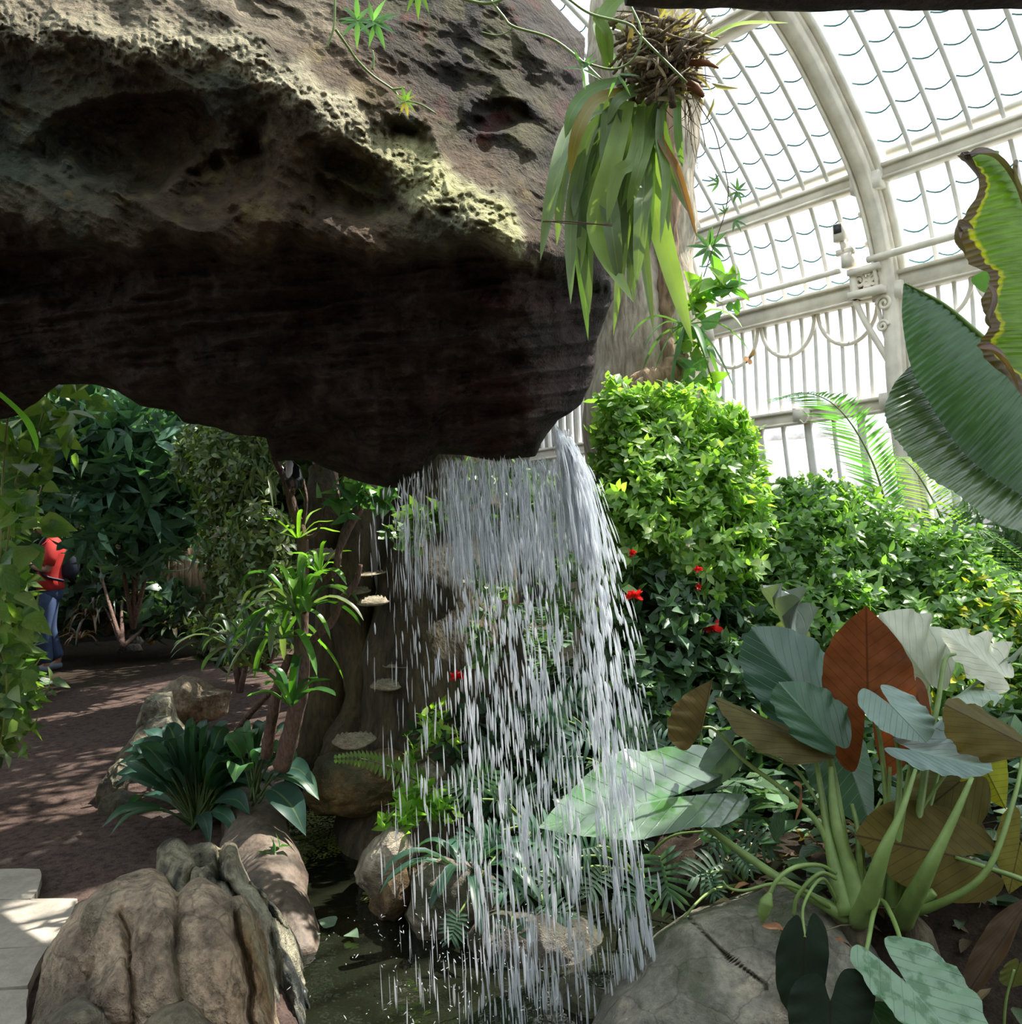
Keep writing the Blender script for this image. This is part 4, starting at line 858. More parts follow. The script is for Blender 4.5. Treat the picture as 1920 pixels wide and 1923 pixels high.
shade_tree('tree', 'leafy tree added for shade behind the viewer on the left', -1.2, -.6, 3.2, 5.2, 1.8, 240, MID+GREEN, .30, .10, 66)
mb = MB(); rng = np.random.default_rng(445); whorls(mb, SHADE_CROWN[0], nrm(SHADE_CROWN[1]+[0, 0, .4]), 4, .26, .09, MID+DARK, rng, 'lance', 1.1, rows=4, droop=.3); mb.build('shade_crown', L_['dark'], ft)  # unseen crown added to the mossy trunk to keep sun off the slabs
def droop_bush(label, blobs, cols, L, W, seed, shape='lance', k=5, up=-.5, mat='dark', droop=.35, base=None, spread=1.0, rows=5):
    return spray('bush', label, 'shrub', blobs, cols, L, W, k, seed, mat=mat, shape=shape, up=up, droop=droop, spread=spread, rows=rows, stems=[(base, [b[:3] for b in blobs[:4]], .03)] if base else None, stem_mat='branch')
droop_bush('tall bush with drooping blue-green leaves behind the person, left of centre in the rock opening', [(230, 830, 8.6, .55, .4, .45, 150), (320, 860, 8.8, .5, .4, .5, 150), (230, 960, 8.8, .4, .4, .45, 110), (285, 965, 8.9, .33, .4, .42, 90), (160, 790, 8.8, .35, .4, .35, 80)], [(.09, .20, .14), (.11, .24, .16), (.07, .16, .11), (.12, .26, .14)], .30, .085, 70, base=(250, 1180, 9.2))
droop_bush('loose fine-leaved olive bush in the rock opening, left of the thin branching tree', [(450, 880, 7.6, .35, .3, .4, 420), (445, 1000, 7.8, .32, .3, .5, 380), (490, 1060, 7.2, .26, .3, .5, 380), (400, 860, 8.0, .35, .3, .3, 260), (470, 1180, 6.9, .3, .3, .25, 200)], [(.14, .20, .06), (.10, .17, .06), (.18, .22, .07), (.09, .11, .05)], .085, .035, 71, shape='oval', k=4, up=.1, base=(450, 1300, 7.4), rows=4)
droop_bush('dark ivy-like thicket along the back of the path, right of the person', [(165, 1100, 11.6, .5, .3, .5, 260), (240, 1100, 11.3, .4, .3, .4, 200), (300, 1140, 11.0, .3, .3, .25, 120), (180, 1010, 11.6, .5, .3, .5, 180), (90, 1060, 11.8, .5, .3, .8, 240), (270, 1030, 11.4, .3, .3, .35, 120), (470, 1100, 10.6, .3, .3, .4, 120)], [(.06, .12, .08), (.08, .15, .10), (.05, .09, .06)], .20, .13, 72, shape='heart', k=3, base=(230, 1215, 10.3))
droop_bush('dark thicket closing the view behind the thin tree', [(470, 1130, 8.2, .4, .3, .4, 260), (540, 1000, 8.0, .4, .3, .7, 300), (520, 880, 8.4, .4, .3, .4, 200), (450, 1190, 8.6, .35, .3, .22, 180), (600, 900, 8.0, .4, .3, .5, 200)], [(.06, .10, .04), (.08, .13, .05), (.05, .07, .03)], .14, .06, 73, k=4, shape='oval', base=(500, 1260, 8.6))
droop_bush('tall leafy thicket behind the left hanging vines', [(30, 800, 8.4, .7, .4, .5, 160), (100, 850, 11.6, .7, .4, .8, 200), (-60, 980, 8.4, .4, .4, .7, 160), (-60, 1150, 8.6, .4, .4, .5, 160)], BLUE+MID, .24, .12, 74, shape='heart', k=3, base=(-20, 1270, 8.8))
# fence
fr = thing('fence_panel', 'beige wooden fence panel showing between dark leaves at the back of the path', 'fence', G(350, 1195))
fd = float((G(350, 1190)-CAM)@FW)
b = MB()
for k in range(17):
    a0 = P(205+k*13.5, 1190, 11.2); a1 = P(205+k*13.5, 955+6*sin(k*3), 11.2); b.box((a0+a1)/2, (.042, 0, 0), (0, .012, 0), (a1-a0)/2)
b.build('boards', M['fence'], fr)
b = MB(); b.tube([P(195, 1000, 11.3), P(435, 990, 11.3)], .03, 8); b.tube([P(195, 1150, 11.3), P(435, 1145, 11.3)], .03, 8); b.build('rails', M['fence'], fr)

# rosettes
def rosette(name, label, cat, c, n, L, W, cols, seed, mat='brom', el=(.2, 1.3), droop=.5, group=None, px=True, fold=.5, axis=(0, 0, 1), shape='strap'):
    rng = np.random.default_rng(seed); c = P(*c) if px else np.array(c); mb = MB(); ax = nrm(np.array(axis, float)); a = nrm(np.cross(ax, [.3, .9, .1])); b_ = np.cross(ax, a)
    for k in range(n):
        th = k*2.39996+rng.normal()*.2; f = (k+.5)/n; e = el[0]+(el[1]-el[0])*f; l = L*(.65+.5*rng.random())
        r = a*cos(th)+b_*sin(th); d0 = ax*cos(e)+r*sin(e)
        p0 = c+r*.01; p1 = c+d0*l*.5+np.array([0, 0, .02]); p2 = c+d0*l*.85+np.array([0, 0, -droop*l*.28]); p3 = c+d0*l+r*.05*l+np.array([0, 0, -droop*l*.75])
        strap(mb, [p0, p1, p2, p3], W*(.8+.4*rng.random()), pal(cols, 1, rng)[0], 10, fold, shape=shape)
    return tag(mb.build(name, L_[mat], loc=c), label, cat, group)
BR = [(.10, .26, .05), (.15, .32, .06), (.09, .18, .07), (.20, .26, .14)]
br_ = [((562, 1150, 3.75), 22, .34, .040, (.15, 1.6), .55, 'large shiny bromeliad midway up the thin tree', BR), ((548, 1325, 3.8), 11, .26, .040, (.3, 1.35), .2, 'bromeliad low on the thin tree with a pale shiny cup', [(.06, .17, .05), (.12, .34, .04)]),
 ((497, 905, 4.3), 16, .20, .014, (.5, 1.7), 1.0, 'fine drooping grassy tuft just under the left tip of the rock', [(.22, .28, .16), (.10, .16, .07)]), ((530, 1200, 3.9), 14, .26, .035, (.4, 1.9), .9, 'bromeliad hanging below the large shiny one', BR),
 ((478, 1230, 4.6), 14, .34, .045, (.3, 1.5), .5, 'grey green bromeliad beside the path, left of the thin tree', [(.09, .14, .09), (.12, .18, .13)]), ((440, 1215, 5.4), 16, .34, .03, (.3, 1.5), .5, 'narrow-leaved tuft beside the head of the stone border', [(.05, .10, .05), (.12, .16, .10)]),
 ((600, 1075, 3.8), 9, .16, .022, (.3, 1.5), .2, 'small bright tuft at the fork of the thin tree', [(.20, .42, .05), (.14, .34, .05)]), ((560, 1010, 3.9), 9, .20, .02, (.6, 1.6), .1, 'sunlit tuft behind the upper stem of the thin tree', [(.24, .46, .05), (.3, .5, .1)])]
for k, (c, n, L, W_, el, dr, lab, cols) in enumerate(br_): rosette('bromeliad', lab, 'bromeliad', c, n, L, W_, cols, 80+k, el=el, droop=dr)
rosette('bromeliad', 'reddish brown arching bromeliad at the back edge of the path', 'bromeliad', (175, 1165, 11.0), 30, .50, .030, [(.20, .12, .09), (.12, .09, .07), (.25, .14, .10)], 90, el=(.3, 1.6), droop=.9)
rosette('bromeliad', 'pinkish low bromeliad nearest the person at the path edge', 'bromeliad', (150, 1200, 10.8), 14, .28, .030, [(.35, .18, .13), (.25, .14, .1)], 91, el=(.8, 1.6), droop=.5)
rosette('bromeliad', 'dark spiky tuft in the shade at the back edge of the path', 'bromeliad', (215, 1150, 11.0), 26, .42, .02, [(.12, .10, .07), (.06, .08, .05)], 92, el=(.3, 1.5), droop=.8)
rosette('bromeliad', 'low mixed leafy tuft with yellowish leaves at the back of the path', 'bromeliad', (325, 1185, 10.8), 26, .30, .05, [(.18, .16, .07), (.08, .11, .05), (.3, .25, .15)], 93, el=(.5, 1.6), droop=.4, shape='oval')
rosette('bromeliad', 'leafy low plant between the path and the olive bush', 'bromeliad', (395, 1215, 8.6), 26, .35, .05, MID, 94, el=(.4, 1.5), droop=.4, shape='lance')
# peace lily flower, yellow fruit
pl = thing('peace_lily', 'white hooded peace lily flower among dark leaves at the back of the path', 'flower', P(388, 1195, 9.6))
b = MB(); b.tube(pp([(388, 1195, 9.6), (386, 1175, 9.6)], 6), .008, 6); b.build('stalk', M['stem_dark'], pl)
b = MB(); leaves(b, P(388, 1176, 9.6)[None], np.array([[0.1, 0, 1.]]), np.array([[0, -1., .2]]), .13, .09, (.62, .55, .42), 'oval', 7, .6); b.build('spathe', mat_leaf('spathe', trans=.4, veins=1, vwidth=.0001, vamt=0, tcol=(1, 1, 1)), pl)
b = MB(); b.tube(pp([(279, 1205, 11.2), (284, 1205, 11.2), (290, 1206, 11.2)], 8), [.02, .04, .02], 10); tag(b.build('fallen_fruit', mat_plain('yellow_fruit', (.75, .38, .03), .4)), 'small yellow fruit on the ground beside the pale stones', 'fruit')

# thin branching tree that carries the bromeliads
tt = thing('thin_tree', 'thin bare branching tree carrying bromeliads beside the fungus trunk', 'tree', P(535, 1420, 4.0))
for pth, r in (([(530, 1440, 4.05), (545, 1380, 4.0), (565, 1290, 3.95), (566, 1200, 3.95), (568, 1110, 3.95), (568, 1010, 3.95), (552, 960, 3.95), (542, 920, 3.95), (528, 885, 3.95), (515, 862, 4.0)], [.042, .036, .03, .022, .018, .012]),
               ([(566, 1220, 3.95), (600, 1190, 3.9), (625, 1165, 3.88), (640, 1130, 3.85), (668, 1095, 3.85), (677, 1060, 3.85)], [.016, .018, .016, .010]),
               ([(570, 1150, 3.9), (600, 1100, 3.85), (630, 1070, 3.8), (638, 1030, 3.8), (660, 985, 3.8), (678, 950, 3.8), (664, 905, 3.8)], [.014, .016, .015, .012]),
               ([(568, 1010, 3.95), (590, 1005, 3.9), (602, 985, 3.9)], [.01, .006]), ([(545, 925, 3.95), (562, 905, 3.9), (560, 890, 3.9), (550, 930, 3.95)], [.006, .007]),
               ([(570, 985, 3.95), (576, 940, 3.95), (570, 900, 4.0)], [.008, .005]), ([(500, 1420, 4.1), (520, 1300, 4.0), (545, 1230, 3.95)], [.03, .018]), ([(430, 1400, 4.6), (470, 1340, 4.4), (540, 1270, 4.0)], [.02, .012])):
    b = MB(); b.tube(pp(pth, 36), r, 10, rough=.25, seed=5, col=(1, 1, 1)); b.build('branch', M['branch'], tt)
# glossy black spotlight under the rock
sp = thing('spotlight', 'small glossy black spotlight hanging under the left tip of the rock', 'lamp', P(546, 868, 3.6))
b = MB(); b.tube(pp([(546, 868, 3.6), (548, 880, 3.6), (552, 900, 3.6), (554, 918, 3.6)], 14), [.012, .035, .04, .03], 16); b.build('housing', mat_plain('glossy_black', (.02, .02, .025), .12, spec=.8), sp)
b = MB(); b.tube(pp([(540, 862, 3.6), (544, 872, 3.58), (543, 888, 3.565), (541, 897, 3.565)], 10), [.006, .016, .014, .006], 10); b.build('reflector', mat_plain('white_enamel', (.85, .88, .9), .2), sp)

# leafy clump (cast-iron plant) over the border stones
def clump(label, c, spec, seed, mat='strap', cols=BLUE):
    rng = np.random.default_rng(seed); mb = MB(); c0 = P(*c); sm = MB(); t = thing('leafy_clump', label, 'plant', c0)
    for (tx, ty, td, w) in spec:
        e = P(tx, ty, td); m1_ = c0+(e-c0)*.35+np.array([0, 0, .10]); m2_ = c0+(e-c0)*.75+np.array([0, 0, .09])
        pth = smooth_path([c0+rng.normal(size=3)*.02, m1_, m2_, e], 20)
        sm.tube(pth[:8], [.007, .005], 5); strap(mb, pth[6:], w*td/FPX, pal(cols, 1, rng)[0], 12, .35, shape='lance', nrml=(rng.normal()*.3, -.3, 1))
    mb.build('foliage', L_[mat], t); sm.build('stalks', M['stem_dark'], t)
spc = []
rng = np.random.default_rng(99)
for k in range(92):
    a = radians(rng.uniform(-5, 185)); r = rng.uniform(.4, 1.08); spc.append((372-190*r*cos(a)*(1.0 if cos(a) > 0 else .95), 1500-150*r*sin(a)**.8 if sin(a) > 0 else 1510+rng.uniform(0, 50), 4.5+rng.uniform(-.35, .35), rng.uniform(30, 46)))
spc += [(362, 1345, 4.5, 34), (388, 1350, 4.6, 32), (300, 1400, 4.4, 44), (235, 1430, 4.4, 34), (215, 1475, 4.3, 36), (190, 1555, 4.3, 26), (205, 1570, 4.2, 26), (395, 1590, 4.1, 30), (450, 1575, 4.1, 30), (470, 1530, 4.1, 46)]
clump('big clump of broad blue-green blades sprawling over the path border', (372, 1560, 4.5), spc, 3, cols=BLUE+[(.05, .14, .06)])
clump('smaller clump of broad blades leaning over the pond, right of the big clump', (478, 1500, 4.2), [(545, 1375, 4.1, 40), (600, 1503, 4.0, 52), (590, 1475, 4.0, 44), (575, 1570, 3.9, 60), (478, 1385, 4.2, 36), (455, 1370, 4.3, 36), (500, 1360, 4.3, 34), (560, 1440, 4.1, 46), (500, 1420, 4.1, 44), (420, 1400, 4.2, 40), (530, 1420, 4.2, 40), (440, 1470, 4.0, 48)], 4, cols=[(.05, .14, .08), (.07, .19, .06), (.05, .12, .09)])

# ---- near left hanging variegated vines
POT = [(.14, .25, .07), (.18, .30, .07), (.10, .19, .08), (.22, .31, .10)]
rng = np.random.default_rng(101)
def vine(label, path, n, L, seed, cols=POT, mat='pothos', spreadw=.16, sr=.006, d=5):
    rng = np.random.default_rng(seed); t = thing('variegated_vine', label, 'climbing plant', P(*path[-1])); X = pp(path, 60); b = MB(); b.tube(X, [sr, sr*.7], 6); b.build('stem', mat_plain('vine_stem', (.35, .36, .10), .6) if 'vs' not in M else M['vs'], t)
    C = X[rng.integers(0, 60, n)]+np.clip(rng.normal(size=(n, 3)), -1.3, 1.1)*[spreadw, spreadw*.7, .06]; T = nrm(rng.normal(size=(n, 3))*[.8, .4, .35]+[.1, -.35, -.45]); N = nrm(rng.normal(size=(n, 3))*.4+[.15, -.7, .6])
    mb = MB(); l = L*(.6+.6*rng.random(n)); leaves(mb, C, T, N, l, l*.72, pal(cols, n, rng), 'heart', 7, .15, .25); mb.build('foliage', L_[mat], t)
M['vs'] = mat_plain('vine_stem', (.35, .36, .10), .6)
vine('variegated vine hanging furthest right of the left-edge greenery, over the person', [(150, 715, 5.2), (140, 770, 5.2), (118, 815, 5.1), (105, 845, 5.1)], 26, .15, 1, spreadw=.12)
vine('variegated vine hanging in front of the thicket at upper left', [(95, 700, 5.0), (75, 800, 5.0), (30, 900, 4.9), (-5, 1080, 4.9)], 48, .18, 2, spreadw=.13)
vine('variegated vine at the left edge beside the bright blade', [(20, 720, 4.8), (5, 900, 4.8), (0, 1050, 4.7), (-10, 1200, 4.7)], 56, .17, 3, spreadw=.15)
vine('variegated vine in front of the person\'s arm', [(22, 960, 4.8), (12, 1040, 4.8), (8, 1120, 4.8), (-5, 1220, 4.8)], 30, .14, 4, spreadw=.09)
vine('low variegated vine spilling onto the path below the person', [(-10, 1180, 4.8), (10, 1260, 4.8), (10, 1330, 4.8), (0, 1400, 4.8)], 60, .11, 5, spreadw=.12)
spray('bush', 'dense variegated bush at the left edge below the hanging vines', 'shrub', [(-30, 1160, 5.2, .16, .3, .34, 150), (-30, 1300, 5.0, .22, .3, .36, 140), (-60, 1000, 5.3, .3, .3, .6, 150), (20, 1250, 5.3, .10, .2, .14, 40)], POT, .12, .08, 3, 105, mat='pothos', shape='heart', stems=[((-60, 1500, 5.0), [(10, 1180, 5.2), (-30, 1280, 5.0)], .02)])
mb = MB(); strap(mb, [P(-60, 700, 2.5), P(-5, 742, 2.5), P(38, 782, 2.5), P(58, 815, 2.5), P(70, 850, 2.5)], .052, (.20, .50, .05), 18, .3)
tag(mb.build('leaf_blade', L_['strap']), 'single bright green blade poking in at the left edge', 'leaf')

# ================================================================== FOREGROUND PLANTS ON THE RIGHT
def stalk(name, pts, widths, parent, mat='stem', col=(1, 1, 1), n=22):
    X = pp(pts, n); d = np.array([p[2] for p in pts]); r = np.interp(np.linspace(0, 1, n), np.linspace(0, 1, len(widths)), widths)*.5*d.mean()/FPX
    b = MB(); b.tube(X, r, 10, col=col); return b.build(name, M[mat], parent)
ee = thing('elephant_ear_plant', 'large elephant ear plant with green and rusty leaves at the lower right', 'plant', P(1640, 1730, 2.75))
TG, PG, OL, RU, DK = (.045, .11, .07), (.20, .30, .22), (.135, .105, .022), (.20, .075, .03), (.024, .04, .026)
def leaf(B, T, Lp, Rp, mat, col, st=None, w=(6, 12, 22), smat='stem', label=None, **kw):
    o = big_leaf(B, T, Lp, Rp, L_[mat], 'leaf', ee, col=col, **kw); o['_o'] = list(ee['_o'])
    if label: o['label'] = label
    if st:
        X = pp(st, 26); d = np.mean([p[2] for p in st]); r = np.interp(np.linspace(0, 1, 26), np.linspace(0, 1, len(w)), w)*.5*d/FPX
        b = MB(); b.tube(X, r, 10); k = b.build('stalk', M[smat], o); k.location = (0, 0, 0) if True else k.location
        # children of a part share the thing's origin
    return o
BS = (1600, 1728, 2.75); BR2 = (1672, 1712, 2.8)
leaf((1262, 1497, 2.98), (1010, 1548, 2.85), (1218, 1410, 3.22), (1302, 1566, 2.78), 'aloc_wet', (.16, .23, .17), [(1268, 1500, 2.99), (1322, 1548, 2.95), (1400, 1605, 2.88), (1480, 1660, 2.8), (1560, 1705, 2.76), BS], (8, 13, 18, 30), lobe=1.5, wave=.05, nw=2, cup=.06, droop=.03, label='wet shiny pale green leaf under the falling water')
leaf((1548, 1352, 3.05), (1412, 1176, 3.0), (1425, 1335, 3.02), (1560, 1250, 3.25), 'aloc_clean', TG, [(1545, 1350, 3.06), (1560, 1450, 2.98), (1575, 1600, 2.85), BS], lobe=.7, wave=.04, cup=.1)
leaf((1630, 1296, 2.95), (1627, 1137, 2.9), (1546, 1278, 2.95), (1724, 1302, 2.98), 'aloc_orange', RU, [(1630, 1296, 2.96), (1655, 1400, 2.95), (1668, 1560, 2.88), BR2], (6, 10, 16), lobe=3.0, wave=.025, cup=-.05, label='rusty orange underside of an upright leaf')
leaf((1672, 1322, 2.78), (1742, 1395, 2.72), (1632, 1352, 2.76), (1735, 1330, 2.85), 'aloc_clean', (.20, .30, .25), [(1673, 1324, 2.79), (1690, 1450, 2.84), (1680, 1600, 2.8), BR2], lobe=1.6, cup=.05, wave=.03, label='small pale heart-shaped leaf')
leaf((1712, 1408, 2.7), (1866, 1448, 2.62), (1790, 1386, 2.95), (1745, 1452, 2.66), 'aloc_clean', (.19, .28, .25), [(1714, 1410, 2.72), (1700, 1500, 2.76), (1680, 1620, 2.78), BR2], lobe=1.2, cup=.08, wave=.06)
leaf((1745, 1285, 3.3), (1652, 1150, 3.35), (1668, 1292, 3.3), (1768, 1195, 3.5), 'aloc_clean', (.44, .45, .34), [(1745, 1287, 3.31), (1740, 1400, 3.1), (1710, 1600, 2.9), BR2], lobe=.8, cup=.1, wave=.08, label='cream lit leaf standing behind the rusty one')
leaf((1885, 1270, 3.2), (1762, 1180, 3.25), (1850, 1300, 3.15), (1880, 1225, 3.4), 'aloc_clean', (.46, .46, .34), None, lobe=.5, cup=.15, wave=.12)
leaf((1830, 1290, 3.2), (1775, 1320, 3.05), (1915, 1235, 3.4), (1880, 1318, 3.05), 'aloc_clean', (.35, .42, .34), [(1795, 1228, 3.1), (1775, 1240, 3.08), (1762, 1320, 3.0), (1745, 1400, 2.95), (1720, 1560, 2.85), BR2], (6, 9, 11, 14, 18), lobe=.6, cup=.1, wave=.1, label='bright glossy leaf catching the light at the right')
leaf((1925, 1398, 2.75), (1773, 1322, 2.72), (1855, 1330, 2.9), (1840, 1418, 2.66), 'aloc_under', OL, [(1925, 1398, 2.76), (1905, 1500, 2.66), (1850, 1640, 2.60), (1745, 1705, 2.68), BR2], lobe=.5, cup=-.08, wave=.04)
leaf((1795, 1608, 2.78), (1603, 1568, 2.74), (1745, 1506, 2.90), (1775, 1690, 2.72), 'aloc_under', OL, [(1795, 1610, 2.78), (1850, 1628, 2.72), (1920, 1652, 2.7), (1990, 1690, 2.8)], (7, 9, 14), lobe=1.5, cup=-.06, wave=.03, label='olive brown underside with dark veins, hanging at the right')
leaf((1540, 1400, 2.9), (1340, 1312, 2.85), (1460, 1335, 3.1), (1475, 1405, 2.8), 'aloc_under', (.14, .12, .05), [(1320, 1366, 3.0), (1345, 1372, 3.0), (1400, 1430, 2.95), (1480, 1490, 2.9), (1545, 1560, 2.85), (1585, 1690, 2.78)], (5, 8, 10, 16), lobe=.7, cup=-.25, wave=.04)
leaf((1570, 1400, 2.86), (1463, 1280, 2.84), (1478, 1378, 2.84), (1580, 1330, 2.98), 'aloc_clean', (.045, .12, .06), None, lobe=.6, cup=.12, wave=.05)
leaf((1318, 1366, 3.0), (1338, 1276, 3.05), (1262, 1352, 2.95), (1332, 1330, 3.12), 'aloc_under', (.13, .10, .045), None, lobe=1.5, cup=-.1)
leaf((1370, 1405, 3.1), (1300, 1488, 3.1), (1345, 1385, 3.15), (1392, 1440, 3.1), 'aloc_clean', (.10, .16, .12), None, lobe=.8, cup=.1)
leaf((1510, 1225, 3.3), (1470, 1164, 3.35), (1462, 1210, 3.3), (1520, 1190, 3.35), 'aloc_under', (.20, .26, .04), None, lobe=.5)
leaf((1512, 1235, 3.2), (1430, 1098, 3.25), (1448, 1168, 3.18), (1490, 1165, 3.32), 'aloc_clean', (.16, .20, .17), [(1512, 1235, 3.2), (1560, 1420, 3.0), (1590, 1600, 2.85), BS], lobe=.2, cup=.5, wave=.2, label='twisted dark narrow leaf')
leaf((1703, 1846, 2.38), (1868, 2030, 2.22), (1640, 1868, 2.32), (1790, 1822, 2.44), 'aloc', (.15, .25, .15), [(1703, 1846, 2.39), (1690, 1760, 2.5), (1665, 1700, 2.65), (1650, 1690, 2.75)], (7, 9, 10), lobe=1.35, cup=.06, wave=.05, label='large speckled green leaf at the bottom')
leaf((1640, 1900, 2.4), (1700, 2010, 2.35), (1625, 1960, 2.4), (1700, 1905, 2.4), 'aloc', (.07, .16, .07), None, lobe=.6)
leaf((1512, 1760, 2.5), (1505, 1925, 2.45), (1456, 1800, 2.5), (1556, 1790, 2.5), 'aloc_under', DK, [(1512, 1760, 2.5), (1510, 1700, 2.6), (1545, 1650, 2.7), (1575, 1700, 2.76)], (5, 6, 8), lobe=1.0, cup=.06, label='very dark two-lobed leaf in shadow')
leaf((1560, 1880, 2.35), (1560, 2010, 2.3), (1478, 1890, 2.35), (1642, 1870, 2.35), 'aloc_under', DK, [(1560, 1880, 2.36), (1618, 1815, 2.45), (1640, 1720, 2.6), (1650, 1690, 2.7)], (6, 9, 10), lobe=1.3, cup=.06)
leaf((1925, 1700, 2.6), (1812, 1872, 2.5), (1850, 1740, 2.6), (1880, 1800, 2.55), 'aloc_under', (.10, .065, .04), None, lobe=.4, cup=.3)
leaf((1915, 1810, 2.5), (1900, 1855, 2.5), (1878, 1825, 2.5), (1945, 1825, 2.5), 'aloc_under', (.13, .15, .04), [(1905, 1820, 2.5), (1890, 1880, 2.5), (1885, 1950, 2.5)], (5, 5), lobe=1.0)
leaf((1915, 1590, 2.85), (1895, 1680, 2.8), (1872, 1560, 2.85), (1960, 1600, 2.85), 'aloc_under', (.19, .17, .03), None, lobe=2.0)
leaf((1800, 1470, 2.95), (1690, 1560, 2.9), (1730, 1450, 3.05), (1830, 1560, 2.9), 'aloc_under', (.12, .11, .03), None, lobe=1.2)
leaf((1850, 1440, 3.05), (1890, 1520, 3.0), (1770, 1430, 3.1), (1880, 1400, 3.1), 'aloc_under', (.30, .32, .02), None, lobe=1.2, label='yellow translucent leaf in the middle of the plant')
leaf((1590, 1420, 3.1), (1640, 1560, 2.95), (1500, 1440, 3.1), (1620, 1400, 3.2), 'aloc_clean', (.045, .12, .05), None, lobe=.8, cup=.15)
leaf((1720, 1290, 3.15), (1745, 1400, 3.1), (1700, 1330, 3.15), (1742, 1300, 3.15), 'aloc_orange', RU, None, lobe=.6)
# extra stalks and sheaths of the clump
for pts, w in (([(1525, 1380, 3.0), (1545, 1500, 2.9), (1562, 1600, 2.82), (1590, 1720, 2.74)], (7, 16, 34)), ([(1560, 1440, 2.9), (1570, 1540, 2.84), (1598, 1640, 2.78), (1610, 1725, 2.74)], (10, 26, 40)),
               ([(1720, 1445, 2.65), (1695, 1520, 2.60), (1660, 1600, 2.58), (1630, 1690, 2.64), (1612, 1730, 2.72)], (7, 14, 34, 40)), ([(1826, 1460, 2.6), (1790, 1540, 2.57), (1745, 1630, 2.57), (1710, 1700, 2.66), (1695, 1730, 2.74)], (8, 18, 36, 44)),
               ([(1600, 1510, 2.9), (1612, 1560, 2.85), (1615, 1640, 2.8), (1625, 1720, 2.78)], (8, 12, 18)), ([(1656, 1500, 2.88), (1630, 1560, 2.86), (1620, 1620, 2.84), (1640, 1700, 2.78)], (6, 9, 14)),
               ([(1672, 1440, 2.92), (1668, 1560, 2.88), (1665, 1700, 2.8)], (6, 10)), ([(1780, 1450, 2.9), (1730, 1520, 2.88), (1680, 1600, 2.86), (1650, 1700, 2.8)], (6, 9, 14)), ([(1400, 1400, 3.05), (1470, 1430, 3.0), (1500, 1450, 2.98), (1545, 1520, 2.9)], (5, 7)),
               ([(1755, 1675, 2.7), (1720, 1700, 2.72), (1690, 1730, 2.74)], (16, 24)), ([(1773, 1328, 3.0), (1772, 1400, 2.98), (1740, 1540, 2.9), (1690, 1700, 2.8)], (6, 8, 12))):
    stalk('stalk', pts, w, ee)
stalk('rootstock', [(1560, 1700, 2.8), (1600, 1735, 2.76), (1612, 1790, 2.72), (1620, 1860, 2.7)], (30, 56, 40, 30), ee, 'bark_dark')
stalk('rootstock', [(1690, 1715, 2.8), (1720, 1760, 2.78), (1750, 1830, 2.75), (1770, 1900, 2.75)], (40, 66, 50, 30), ee, 'bark_dark')
bd = stalk('flower_stalk', [(1570, 1640, 2.75), (1540, 1625, 2.72), (1495, 1628, 2.68), (1462, 1650, 2.66), (1445, 1680, 2.65)], (7, 9, 8), ee)
stalk('bud', [(1447, 1676, 2.65), (1440, 1695, 2.65), (1434, 1715, 2.65), (1432, 1732, 2.65)], (8, 26, 22, 8), ee)
stalk('flower_stalk', [(1358, 1655, 2.7), (1370, 1668, 2.7), (1400, 1672, 2.7), (1450, 1660, 2.7), (1495, 1665, 2.72), (1560, 1705, 2.75)], (4, 6, 8), ee)
stalk('flower_stalk', [(1490, 1720, 2.7), (1500, 1680, 2.7), (1540, 1640, 2.7), (1570, 1650, 2.74)], (7, 8, 7), ee, col=(1.6, 1.2, .8))
for k, (a, w) in enumerate((([(1490, 1468, 2.85), (1502, 1480, 2.85), (1500, 1515, 2.85), (1493, 1547, 2.85)], .022), ([(1515, 1560, 2.8), (1530, 1580, 2.8), (1556, 1610, 2.8)], .012), ([(1430, 1738, 2.62), (1460, 1742, 2.62), (1480, 1758, 2.62), (1498, 1752, 2.62)], .024), ([(1568, 1760, 2.6), (1585, 1770, 2.6), (1600, 1780, 2.6)], .016))):
    b = MB(); strap(b, [P(*q) for q in a], w, (1, 1, 1), 14, .6, shape='lance', nrml=(0.3, -1, .2), twist=2.5); b.build('dry_leaf', M['dry'], ee)

# split-leaf philodendrons behind and below the wet leaf
def split_leaf(parent, B, T, w, rng, col, nf=8):
    mb = MB(); b0, t0 = P(*B), P(*T); D = t0-b0; L = np.linalg.norm(D); D = D/L; n = nrm(CAM-b0+np.array([0, 0, 1.2])); Sd = nrm(np.cross(D, n)); n = np.cross(Sd, D)
    pth = [b0+D*L*x-n*L*.12*x*x for x in np.linspace(0, 1, 5)]; strap(mb, pth, .035*L*2.2, col, 8, .2, nrml=n, shape='lance')
    for k in range(nf):
        x = .02+.86*k/nf
        for sg in (-1, 1):
            a = radians(118-95*k/nf+rng.normal()*5); l = L*w*(.55+.55*sin(pi*(k+1.2)/(nf+1.5))); o = b0+D*L*x-n*L*.12*x*x
            dv = D*cos(a)+Sd*sg*sin(a); strap(mb, [o, o+dv*l*.5+n*l*.06, o+dv*l-n*l*.10+D*l*.08], .052*L*1.9, col, 6, .2, nrml=n)
    return mb.build('leaf', L_['xan'], parent)
XC = [(.07, .16, .10), (.09, .19, .13), (.05, .13, .07), (.12, .20, .14)]
